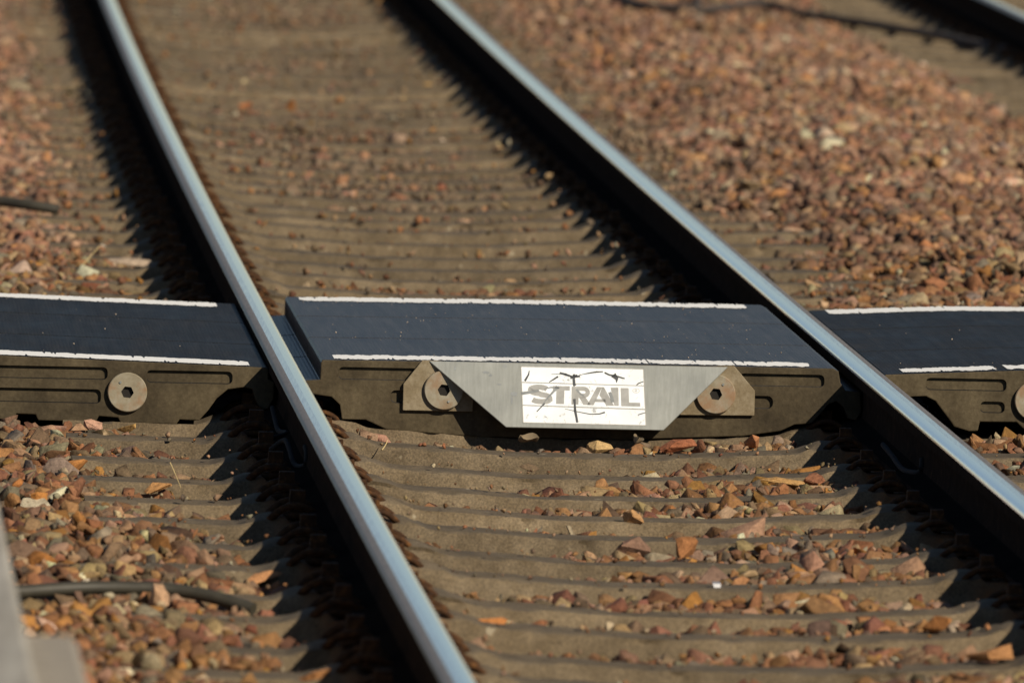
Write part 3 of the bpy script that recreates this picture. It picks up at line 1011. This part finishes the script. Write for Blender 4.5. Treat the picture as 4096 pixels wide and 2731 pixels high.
for k_ in K:
    sheet("dark_scuff", k_, 0.0009, st, M_scuff)
G2 = [stroke([(1165, 345), (1230, 330), (1300, 318)], 26, 16, 5, 21), stroke([(1340, 300), (1395, 290), (1460, 292)], 5, 16, 2, 22), stroke([(1448, 282), (1420, 320), (1370, 372), (1320, 440)], 24, 6, 5, 23),
      stroke([(1850, 318), (1862, 360), (1870, 400)], 18, 28, 5, 24), stroke([(1590, 300), (1620, 330), (1650, 350)], 16, 9, 4, 25)]
for k_ in G2:
    sheet("grey_scuff", k_, 0.0010, st, M_scuff2)
r2 = random.Random(5)
K2 = []
for k in range(46):
    a, b = r2.uniform(1180, 2110), r2.choice([r2.uniform(130, 245), r2.uniform(265, 430), r2.uniform(450, 570)])
    an, ln = r2.uniform(0.6, 2.4), r2.uniform(14, 46)
    K2 += stroke([(a, b), (a + ln * 0.5 * math.cos(an) + r2.uniform(-3, 3), b + ln * 0.5 * math.sin(an) * 0.8), (a + ln * math.cos(an), b + ln * math.sin(an) * 0.8)], 2.4, 1.4)
K2 += [[(1157, 122), (2118, 124), (2119, 130), (1158, 128)], [(2112, 124), (2118, 124), (2133, 582), (2127, 582)], [(1172, 572), (2133, 576), (2133, 582), (1172, 578)], [(1157, 122), (1164, 122), (1179, 578), (1172, 578)]]
sheet("hair_crack", K2, 0.0007, st, M_crack)
# smudges on the bare steel beside the name plate
sm = []
for cx, cy, rx, ry, sd in ((890, 178, 34, 14, 1), (925, 200, 14, 14, 2), (650, 150, 8, 18, 3), (993, 272, 24, 7, 4), (1100, 345, 32, 22, 5), (1088, 395, 9, 34, 6)):
    r3 = random.Random(sd)
    sm.append([(cx + rx * math.cos(a) * r3.uniform(0.5, 1.2), cy + ry * math.sin(a) * r3.uniform(0.5, 1.2)) for a in [k * 2 * math.pi / 16 for k in range(16)]])
for k_ in sm:
    sheet("smudge", [k_], 0.0005, df, M_scuff2)

# ------------------------------------------------------------------ stones
def stone_template(rs, detail):
    n = rs.randint(8, 13)
    el = (1.0, rs.uniform(0.5, 0.95), rs.uniform(0.38, 0.78))
    bm = bmesh.new()
    for k in range(n):
        v = Vector((rs.gauss(0, 1), rs.gauss(0, 1), rs.gauss(0, 1))).normalized()
        # squarer than a sphere
        mx = max(abs(v.x), abs(v.y), abs(v.z))
        v = v * (0.55 + 0.45 / mx * rs.uniform(0.75, 1.0))
        bm.verts.new((v.x * el[0], v.y * el[1], v.z * el[2]))
    r = bmesh.ops.convex_hull(bm, input=bm.verts[:])
    bmesh.ops.delete(bm, geom=[v for v in bm.verts if not v.link_faces], context='VERTS')
    bmesh.ops.dissolve_limit(bm, angle_limit=math.radians(18), verts=bm.verts[:], edges=bm.edges[:])
    if detail:
        bmesh.ops.bevel(bm, geom=bm.edges[:], offset=0.035, segments=1, profile=0.6, affect='EDGES', clamp_overlap=True)
        bmesh.ops.triangulate(bm, faces=bm.faces[:])
        if detail > 1:
            bmesh.ops.subdivide_edges(bm, edges=bm.edges[:], cuts=1)
            for v in bm.verts:
                v.co *= 1 + rs.uniform(-0.05, 0.04)
        bmesh.ops.triangulate(bm, faces=bm.faces[:])
    else:
        bmesh.ops.triangulate(bm, faces=bm.faces[:])
    bm.verts.ensure_lookup_table()
    bmesh.ops.recalc_face_normals(bm, faces=bm.faces[:])
    V = np.array([v.co[:] for v in bm.verts])
    F = np.array([[v.index for v in f.verts] for f in bm.faces])
    bm.free()
    V = V / np.abs(V).max()
    return V, F
rs = random.Random(3)
TPL_D = [stone_template(rs, 1) for _ in range(36)]
TPL_S = [stone_template(rs, 0) for _ in range(36)]

PAL = np.array([(0.330, 0.150, 0.066), (0.270, 0.112, 0.056), (0.240, 0.098, 0.058), (0.340, 0.185, 0.115), (0.380, 0.215, 0.140), (0.330, 0.205, 0.110), (0.225, 0.165, 0.120),
                (0.150, 0.088, 0.055), (0.480, 0.330, 0.220), (0.400, 0.170, 0.050), (0.560, 0.450, 0.330), (0.200, 0.120, 0.080)])
PAL = PAL * np.array([0.74, 0.84, 0.82])
PW = np.array([0.15, 0.16, 0.13, 0.14, 0.09, 0.10, 0.07, 0.06, 0.025, 0.04, 0.012, 0.08]); PW /= PW.sum()

def rand_rot(n, tilt=1.0):
    q_ = rng.normal(size=(n, 4))
    q_ /= np.linalg.norm(q_, axis=1)[:, None]
    w, x, y, z = q_.T
    return np.stack([np.stack([1 - 2 * (y * y + z * z), 2 * (x * y - z * w), 2 * (x * z + y * w)], -1), np.stack([2 * (x * y + z * w), 1 - 2 * (x * x + z * z), 2 * (y * z - x * w)], -1),
                     np.stack([2 * (x * z - y * w), 2 * (y * z + x * w), 1 - 2 * (x * x + y * y)], -1)], 1)

def flat_rot(n, tilt):
    """random heading, tilted by up to a little, so stones lie on their flat side"""
    a = rng.uniform(0, 2 * math.pi, n)
    ca, sa = np.cos(a), np.sin(a)
    Z = np.zeros(n); O = np.ones(n)
    Rz = np.stack([np.stack([ca, -sa, Z], -1), np.stack([sa, ca, Z], -1), np.stack([Z, Z, O], -1)], 1)
    b1 = rng.normal(0, tilt, n)
    cb, sb = np.cos(b1), np.sin(b1)
    Rx = np.stack([np.stack([O, Z, Z], -1), np.stack([Z, cb, -sb], -1), np.stack([Z, sb, cb], -1)], 1)
    c1 = rng.normal(0, tilt, n)
    cc, sc = np.cos(c1), np.sin(c1)
    Ry = np.stack([np.stack([cc, Z, sc], -1), np.stack([Z, O, Z], -1), np.stack([-sc, Z, cc], -1)], 1)
    return Rz @ Rx @ Ry

def scatter(name, pos, size, tpl, tint, rots, label, cat):
    n = len(pos)
    which = rng.integers(0, len(tpl), n)
    Vs, Fs, Ts = [], [], []
    off = 0
    for k, (tv_, tf_) in enumerate(tpl):
        ii = np.nonzero(which == k)[0]
        if len(ii) == 0:
            continue
        vv = np.einsum('nij,vj->nvi', rots[ii], tv_) * size[ii][:, None, None] + pos[ii][:, None, :]
        nv = len(tv_)
        Vs.append(vv.reshape(-1, 3))
        ff = tf_[None] + (np.arange(len(ii)) * nv)[:, None, None] + off
        Fs.append(ff.reshape(-1, 3))
        Ts.append(np.repeat(tint[ii], nv, axis=0))
        off += len(ii) * nv
    V = np.concatenate(Vs).astype(np.float32)
    F = np.concatenate(Fs).astype(np.int32)
    T = np.concatenate(Ts)
    me = bpy.data.meshes.new(name)
    me.vertices.add(len(V)); me.loops.add(F.size); me.polygons.add(len(F))
    me.vertices.foreach_set("co", V.ravel())
    me.loops.foreach_set("vertex_index", F.ravel())
    me.polygons.foreach_set("loop_start", np.arange(0, F.size, 3, dtype=np.int32))
    me.update(calc_edges=True)
    ca = me.color_attributes.new("tint", 'FLOAT_COLOR', 'POINT')
    ca.data.foreach_set("color", np.concatenate([T, np.ones((len(T), 1))], 1).astype(np.float32).ravel())
    o = link(name, me, None, [M_stone])
    tag(o, label, cat, kind="stuff")
    return o

def pick_tint(n):
    c = PAL[rng.choice(len(PAL), n, p=PW)]
    return np.clip(c * rng.uniform(0.55, 1.35, (n, 1)) * rng.normal(1, 0.05, (n, 3)), 0.01, 0.8)

def visible_band(t):
    """the lateral range worth filling at station t: what the lens sees, with a margin to either side"""
    d = YT + t
    wx = d * 36 / LENS / 2
    cx = X0 + TH * t + CU / 2 * t * t
    return -wx - cx - 1.3, wx - cx + 1.3

def ballast(t0, t1, pitch, tpl, layers, smin, smax):
    ts = np.arange(t0, t1, pitch)
    T_, L_2 = [], []
    for t in ts:
        a, b = visible_band(t)
        ls = np.arange(max(a, -3.4), min(b, 4.9), pitch)
        T_.append(np.full(len(ls), t)); L_2.append(ls)
    T_, L_2 = np.concatenate(T_), np.concatenate(L_2)
    POS, SZ = [], []
    for k in range(layers):
        t = T_ + rng.uniform(-0.5, 0.5, len(T_)) * pitch
        l = L_2 + rng.uniform(-0.5, 0.5, len(T_)) * pitch
        s = smin + (smax - smin) * rng.beta(1.25, 2.8, len(t))
        big = rng.random(len(t))
        s = np.where(big > 0.955, s * 1.0 + 0.018 + 0.012 * rng.random(len(t)), s)
        fine = (np.abs(l) < 1.15) & (t > 6) & (rng.random(len(t)) < 0.8 * smooth(6, 10, t))
        s = np.where(fine, 0.006 + 0.45 * s, s)
        lv_ = level(t, l) + 0.055 * (vnoise(t, l, 0.17, 7.7) - 0.5) * smooth(1.1, 1.5, np.abs(l))
        z = lv_ - 0.022 * (layers - 1 - k) - 0.45 * s + rng.normal(0, 0.006, len(t))
        # what stands in the way
        dt = np.abs(((t - 0.91 + 0.3) % 0.6) - 0.3)
        on_sl = (dt < 0.098 + 0.3 * s) & (np.abs(l) < 1.325)
        top_s = np.where(np.abs(l) < 1.32, sleeper_top(l), -1)
        keep = ~(on_sl & (z + 0.5 * s < top_s + 0.012))
        on_2 = (dt < 0.10 + 0.3 * s) & (l > 2.72)
        keep &= ~(on_2 & (z + 0.5 * s < -0.16))
        for rc in (-GAUGE / 2, GAUGE / 2, 4.05 - GAUGE / 2):
            keep &= ~((np.abs(l - rc) < 0.075 + s * 0.6) & (z + s * 0.8 > -0.158))
            keep &= ~((np.abs(l - rc) < 0.17) & (dt < 0.15))
        keep &= ~((t > 1.47) & (t < 3.80) & (np.abs(l) < 1.72))
        keep &= ~((t > 1.36) & (t < 3.88) & (np.abs(l) < 1.72) & (z + s * 0.8 > -0.178))
        keep &= ~((l < -1.60) & (t < -4.0))
        POS.append(W(t[keep], l[keep], z[keep])); SZ.append(s[keep])
    pos, sz = np.concatenate(POS), np.concatenate(SZ)
    return pos, sz

p1, s1 = ballast(-7.6, 8.0, 0.040, TPL_D, 2, 0.013, 0.054)
scatter("ballast_gravel", p1, s1, TPL_D, pick_tint(len(p1)), flat_rot(len(p1), 0.7), "reddish brown crushed stone ballast around the sleepers", "ballast")
p2, s2 = ballast(8.0, 33.0, 0.047, TPL_S, 2, 0.017, 0.064)
c2 = pick_tint(len(p2))
c2 = (c2 * 0.78 + np.array([0.30, 0.185, 0.145]) * 0.22)
tl0 = p2[:, 1] - YT
patch = vnoise(tl0, p2[:, 0], 0.9, 12.4) * 0.6 + vnoise(tl0, p2[:, 0], 0.3, 2.9) * 0.4
c2 = c2 * 1.14 * (0.58 + 0.88 * patch)[:, None] * (1 + (patch[:, None] - 0.5) * np.array([0.0, 0.10, 0.22]))
# between the rails everything lies under the same brown dust
tl2 = p2[:, 1] - YT
la2 = p2[:, 0] - (X0 + TH * tl2 + CU / 2 * tl2 * tl2)
du = (smooth(1.25, 1.0, np.abs(la2)) * 0.80)[:, None] * (rng.random((len(p2), 1)) < 0.80)
c2 = c2 * (1 - du) + np.array([0.150, 0.116, 0.077]) * du
scatter("distant_ballast", p2, s2, TPL_S, c2, flat_rot(len(p2), 0.7), "blurred reddish crushed stone ballast along the far part of the track", "ballast")

# chips lying on the sleepers and crumbs on the rubber
nn_ = 4600
k_t = rng.choice(STATIONS, nn_) + rng.uniform(-0.085, 0.085, nn_)
k_l = rng.uniform(-1.29, 1.29, nn_)
ok = (np.abs(np.abs(k_l) - GAUGE / 2) > 0.17) & ~((k_t > 1.36) & (k_t < 3.85))
k_t, k_l = k_t[ok], k_l[ok]
ks = 0.0025 + (0.011 + 0.013 * (k_t > 3.9)) * rng.beta(1.0, 3.2, len(k_t))
kp = W(k_t, k_l, sleeper_top(k_l) + ks * 0.3)
scatter("stone_chips", kp, ks, TPL_S, pick_tint(len(kp)), rand_rot(len(kp)), "small reddish stone chips strewn over the sleepers", "gravel")
ng = 210
gt = rng.uniform(PAN0 + 0.05, PAN3 - 0.03, ng)
gl = np.where(rng.random(ng) < 0.8, rng.uniform(-0.62, 0.63, ng), np.where(rng.random(ng) < 0.5, rng.uniform(-1.6, -0.84, ng), rng.uniform(0.84, 1.6, ng)))
gz = np.array([top_z(CENTRE if abs(l) < 0.7 else (LEFT_OUT if l < 0 else RIGHT_OUT), l) for l in gl])
gs = 0.0010 + 0.0028 * rng.beta(1.0, 4.0, ng)
scatter("loose_grit", W(gt, gl, gz + gs * 0.5), gs, TPL_S, np.clip(np.array([0.40, 0.33, 0.27]) * rng.uniform(0.6, 1.25, (ng, 1)), 0, 0.8), rand_rot(ng), "pale grit scattered over the black rubber panels", "grit")

# single stones that stand out
def lone(t, lat, size, tint, label, seat=None, asp=(1, 0.8, 0.7), rot=None, sink=0.25):
    rs_ = random.Random(label)
    tv_, tf_ = stone_template(rs_, 2)
    V = tv_ * np.array(asp)
    a = rs_.uniform(0, 6.28) if rot is None else rot
    V = V * size * 0.62
    Rz = np.array([[math.cos(a), -math.sin(a), 0], [math.sin(a), math.cos(a), 0], [0, 0, 1]])
    b_ = rs_.uniform(-0.35, 0.35)
    Ry = np.array([[math.cos(b_), 0, math.sin(b_)], [0, 1, 0], [-math.sin(b_), 0, math.cos(b_)]])
    V = V @ Ry.T @ Rz.T
    zb = V[:, 2].min()
    if seat is None:
        dt = abs(((t - 0.91 + 0.3) % 0.6) - 0.3)
        seat = float(sleeper_top(lat)) if dt < 0.09 and abs(lat) < 1.31 else float(level(t, lat)) + 0.004
    V[:, 2] -= zb * 1.0
    me = mesh_from("loose_stone", V.tolist(), tf_.tolist())
    ca = me.color_attributes.new("tint", 'FLOAT_COLOR', 'POINT')
    ca.data.foreach_set("color", np.tile(np.array([*tint, 1.0], np.float32), (len(me.vertices), 1)).ravel())
    o = link("loose_stone", me, None, [M_stone])
    o.location = Wv(t, lat, seat - sink * 0.25 * size)
    tag(o, label, "stone", "single stones that stand out from the ballast")
    return o
ORG, RED, PINK, TAN, GREY, PALE, BRN, YEL, WHT = (0.46, 0.19, 0.06), (0.27, 0.10, 0.055), (0.42, 0.24, 0.16), (0.40, 0.27, 0.15), (0.32, 0.27, 0.22), (0.50, 0.38, 0.27), (0.17, 0.105, 0.065), (0.45, 0.28, 0.10), (0.68, 0.60, 0.48)
lone(7.579, -0.983, 0.118, (0.37, 0.29, 0.22), "large flat pale beige stone behind the left panels beside the rail shadow", asp=(1, 0.5, 0.45), rot=0.1, seat=-0.176, sink=0)
lone(7.929, -1.03, 0.040, PALE, "small pale stone touching the left end of the large flat beige stone", seat=-0.192, sink=0)
lone(7.120, -1.339, 0.068, (0.40, 0.29, 0.23), "pinkish grey stone at the left margin behind the left panels", seat=-0.180, sink=0)
lone(8.657, -1.041, 0.034, WHT, "small cream stone on a sleeper above the large flat beige stone", seat=-0.188, sink=0)
lone(17.649, -0.127, 0.052, ORG, "upright orange stone far back between the rails with a dark shadow", asp=(0.8, 0.7, 1.25), seat=-0.210, sink=0)
lone(17.648, -0.304, 0.060, (0.36, 0.13, 0.045), "flat rust red stone far back left of the upright orange stone", seat=-0.200, sink=0)
lone(19.476, 0.488, 0.078, YEL, "yellowish orange stone far back beside the shadow of the right rail", seat=-0.190, sink=0)
lone(24.290, -0.4, 0.050, (0.06, 0.045, 0.03), "dark blurred stone near the top between the rails", seat=-0.190, sink=0)  # very dark stone shape, added to stand for a dark hole
lone(7.452, 1.119, 0.062, (0.42, 0.27, 0.15), "pale domed stone on a sleeper just behind the right-hand panels", seat=-0.190, sink=0)
lone(12.130, 1.264, 0.095, (0.36, 0.26, 0.15), "large yellowish stone at a sleeper end right of the right rail", seat=-0.170, sink=0)
lone(-0.945, -0.013, 0.072, (0.44, 0.25, 0.11), "orange tan diamond-shaped stone on a sleeper below the nameplate", asp=(1, 0.7, 0.9), seat=-0.214, sink=0)
lone(-1.571, -0.056, 0.078, (0.22, 0.13, 0.09), "large dull brown stone just in front of the diamond-shaped one", seat=-0.230, sink=0)
lone(0.381, -0.184, 0.046, (0.13, 0.09, 0.055), "dark brown stone on the first sleeper gap below the nameplate", seat=-0.196, sink=0)
lone(-3.352, -0.137, 0.044, WHT, "rounded cream white stone on a sleeper near the bottom centre", seat=-0.224, sink=0)
lone(-3.828, -0.505, 0.062, ORG, "flat bright orange stone on a sleeper right of the left rail", asp=(1, 0.6, 0.45), rot=0.2, seat=-0.180, sink=0)
lone(-4.455, 0.489, 0.085, (0.36, 0.18, 0.075), "big orange brown stone in the lower right corner beside the rail", seat=-0.180, sink=0)
lone(-3.848, 0.437, 0.072, (0.42, 0.18, 0.06), "squarish orange stone above the big one in the lower right corner", seat=-0.182, sink=0)
lone(0.130, 0.508, 0.066, (0.30, 0.13, 0.07), "angular red brown stone leaning on a sleeper hump left of the right rail", seat=-0.202, sink=0)
lone(-1.994, 0.039, 0.062, (0.38, 0.17, 0.07), "tall narrow orange brown stone in mid foreground between the rails", asp=(0.7, 0.7, 1.2), seat=-0.196, sink=0)
lone(0.124, 0.434, 0.098, (0.42, 0.25, 0.10), "long yellowish stone beside the angular red brown one", asp=(1, 0.55, 0.5), rot=0.1, seat=-0.206, sink=0)
lone(-0.450, -1.125, 0.062, (0.44, 0.23, 0.09), "oval orange tan stone on a sleeper end left of the left rail", asp=(1, 0.6, 0.75), rot=0.2, seat=-0.200, sink=0)
lone(-0.986, -1.416, 0.055, (0.46, 0.20, 0.055), "bright orange stone among the ballast near the platform edge", seat=-0.184, sink=0)
lone(-3.192, -1.217, 0.080, (0.34, 0.14, 0.08), "large rounded red brown stone just behind the hose", seat=-0.172, sink=0)
lone(-2.780, -0.961, 0.076, (0.44, 0.22, 0.10), "orange pink stone on a sleeper hump between hose and left rail", seat=-0.208, sink=0)
lone(-3.650, -1.216, 0.062, (0.50, 0.32, 0.20), "upright pinkish stone leaning against the hose", asp=(0.6, 0.6, 1.3), seat=-0.178, sink=0)
lone(-3.733, -1.275, 0.042, (0.70, 0.56, 0.34), "pale cream stone lying in front of the hose", seat=-0.174, sink=0)
lone(-5.150, -0.931, 0.080, (0.46, 0.22, 0.09), "orange stone at the bottom edge beside the left rail", seat=-0.188, sink=0)
lone(-4.263, -1.465, 0.056, (0.50, 0.33, 0.25), "pale pink stone close to the platform edge", seat=-0.172, sink=0)
lone(1.203, 0.443, 0.070, (0.38, 0.17, 0.08), "rounded orange stone against the right end of the centre panel", seat=-0.194, sink=0)
lone(1.187, 0.254, 0.088, (0.32, 0.12, 0.06), "flat red stone in front of the centre panel right of the nameplate", asp=(1, 0.6, 0.5), rot=0.1, seat=-0.206, sink=0)
lone(1.140, 0.049, 0.060, (0.52, 0.35, 0.16), "cream and yellow stone directly below the nameplate", seat=-0.206, sink=0)
lone(1.300, -1.235, 0.052, (0.46, 0.27, 0.19), "pinkish stone at the foot of the left panel near its clamp plate", seat=-0.191, sink=0)
lone(1.350, -1.15, 0.050, YEL, "ochre stone tucked under the left panel left of the pinkish one", seat=-0.196, sink=0)
lone(11.441, 1.661, 0.066, (0.34, 0.11, 0.06), "dark red stone in the right-hand ballast beside a pale one", seat=-0.104, sink=0)
lone(11.424, 1.708, 0.074, (0.50, 0.38, 0.24), "pale cream stone in the right-hand ballast beside the dark red one", seat=-0.102, sink=0)

# ------------------------------------------------------------------ hoses, cables, straws, litter
def tube_thing(name, pts, r, mt, label, cat, n=10, sub=6, taper=None):
    base = Wv(*pts[0])
    V, Fc = tube([Wv(*p_) - base for p_ in pts], r, n, sub=sub, taper=taper)
    o = link(name, mesh_from(name, V, Fc, smooth_angle=60), None, [mt])
    o.location = base
    tag(o, label, cat)
    return o
tube_thing("rubber_hose", [(-3.68, -1.66, -0.158), (-3.58, -1.493, -0.150), (-3.53, -1.371, -0.145), (-3.52, -1.26, -0.144), (-3.53, -1.17, -0.147), (-3.57, -1.09, -0.157), (-3.62, -1.01, -0.176)],
           0.0145, M_hose, "dark hose lying across the ballast in the left foreground", "hose", 12)
tube_thing("rubber_hose", [(10.2, -1.75, -0.12), (10.02, -1.5, -0.118), (9.93, -1.355, -0.120), (9.86, -1.258, -0.126), (9.84, -1.165, -0.138)],
           0.017, M_hose, "short dark hose end at the left edge behind the left panels", "hose", 12)
LZ = lambda pts, dz: [(a, b, float(level(a, b)) + dz) for a, b in pts]
tube_thing("black_cable", [(26.4, 1.60, -0.07), (25.84, 1.647, -0.062), (24.86, 1.68, -0.054), (24.6, 1.793, -0.056), (24.7, 2.017, -0.060), (26.6, 2.362, -0.105), (26.4, 2.511, -0.135), (26.2, 2.643, -0.150), (25.6, 2.80, -0.150), (24.6, 3.01, -0.150), (23.0, 3.27, -0.155)],
           0.020, M_cable, "blurred black cable crossing the ballast at the top right", "cable", 10)
tube_thing("black_cable", [(26.4, 2.03, -0.04), (25.89, 2.015, -0.05), (25.4, 1.99, -0.058), (24.8, 1.953, -0.058)], 0.018, M_cable, "dark stub beside the blurred cable at the top edge", "cable", 8)
tube_thing("dry_straw", [(7.35, -1.135, -0.155), (7.38, -1.11, -0.128), (7.42, -1.082, -0.100)], 0.0022, M_straw, "pale dry straw standing in ballast behind the left panels", "straw", 6, taper=(1, 0.5))
tube_thing("dry_straw", [(-0.36, -1.090, -0.130), (-0.40, -1.078, -0.155), (-0.45, -1.066, -0.182)], 0.0018, M_straw, "thin straw lying on a sleeper left of the left rail", "straw", 6, taper=(1, 0.5))
tube_thing("dry_straw", [(0.78, -0.523, -0.180), (0.79, -0.514, -0.168), (0.80, -0.508, -0.155)], 0.0018, M_straw, "short straw on the first sleeper beside the left rail", "straw", 6, taper=(1, 0.5))
# small folded strip hanging over a sleeper edge
fv = [tuple(0.75 * c_ for c_ in p_) for p_ in [(-0.012, 0.035, 0.001), (0.012, 0.038, 0.001), (0.014, 0.010, 0.006), (-0.010, 0.006, 0.006), (0.016, -0.012, 0.002), (-0.008, -0.016, 0.002), (0.014, -0.020, -0.026), (0.002, -0.022, -0.026)]]
bmf = to_bm((fv, [(0, 1, 2, 3), (3, 2, 4, 5), (5, 4, 6, 7)]))
ge_ = bmesh.ops.solidify(bmf, geom=bmf.faces[:], thickness=0.0008)
fo = link("foil_strip", bm_mesh("foil_strip", bmf), None, [M_foil])
fo.location = Wv(-2.70, 0.052, -0.186)
tag(fo, "small bent strip of pale foil hanging over a sleeper edge", "litter")
# dry leaf curled under the nameplate
lvv, lff = [], []
for i in range(7):
    for j in range(5):
        u, v = i / 6 - 0.5, j / 4 - 0.5
        wd = math.cos(u * math.pi) * 0.9 + 0.1
        lvv.append((u * 0.05, v * 0.03 * wd, 0.016 * (4 * v * v) + 0.008 * math.sin(5 * u)))
for i in range(6):
    for j in range(4):
        lff.append((i * 5 + j, i * 5 + j + 1, (i + 1) * 5 + j + 1, (i + 1) * 5 + j))
for k, (t, l, rz_, lab) in enumerate(((1.17, -0.135, 0.4, "curled dry leaf on the ballast below the left corner of the deflector plate"), (1.2, 0.145, 1.7, "crumpled dry leaf at the panel foot below the nameplate's right end"))):
    lo_ = link("dry_leaf", mesh_from("dry_leaf", lvv, lff, smooth_angle=60), None, [M_leaf])
    lo_.location = Wv(t, l, -0.182)
    lo_.rotation_euler = (0.5, 0.3, rz_)
    tag(lo_, lab, "leaf")
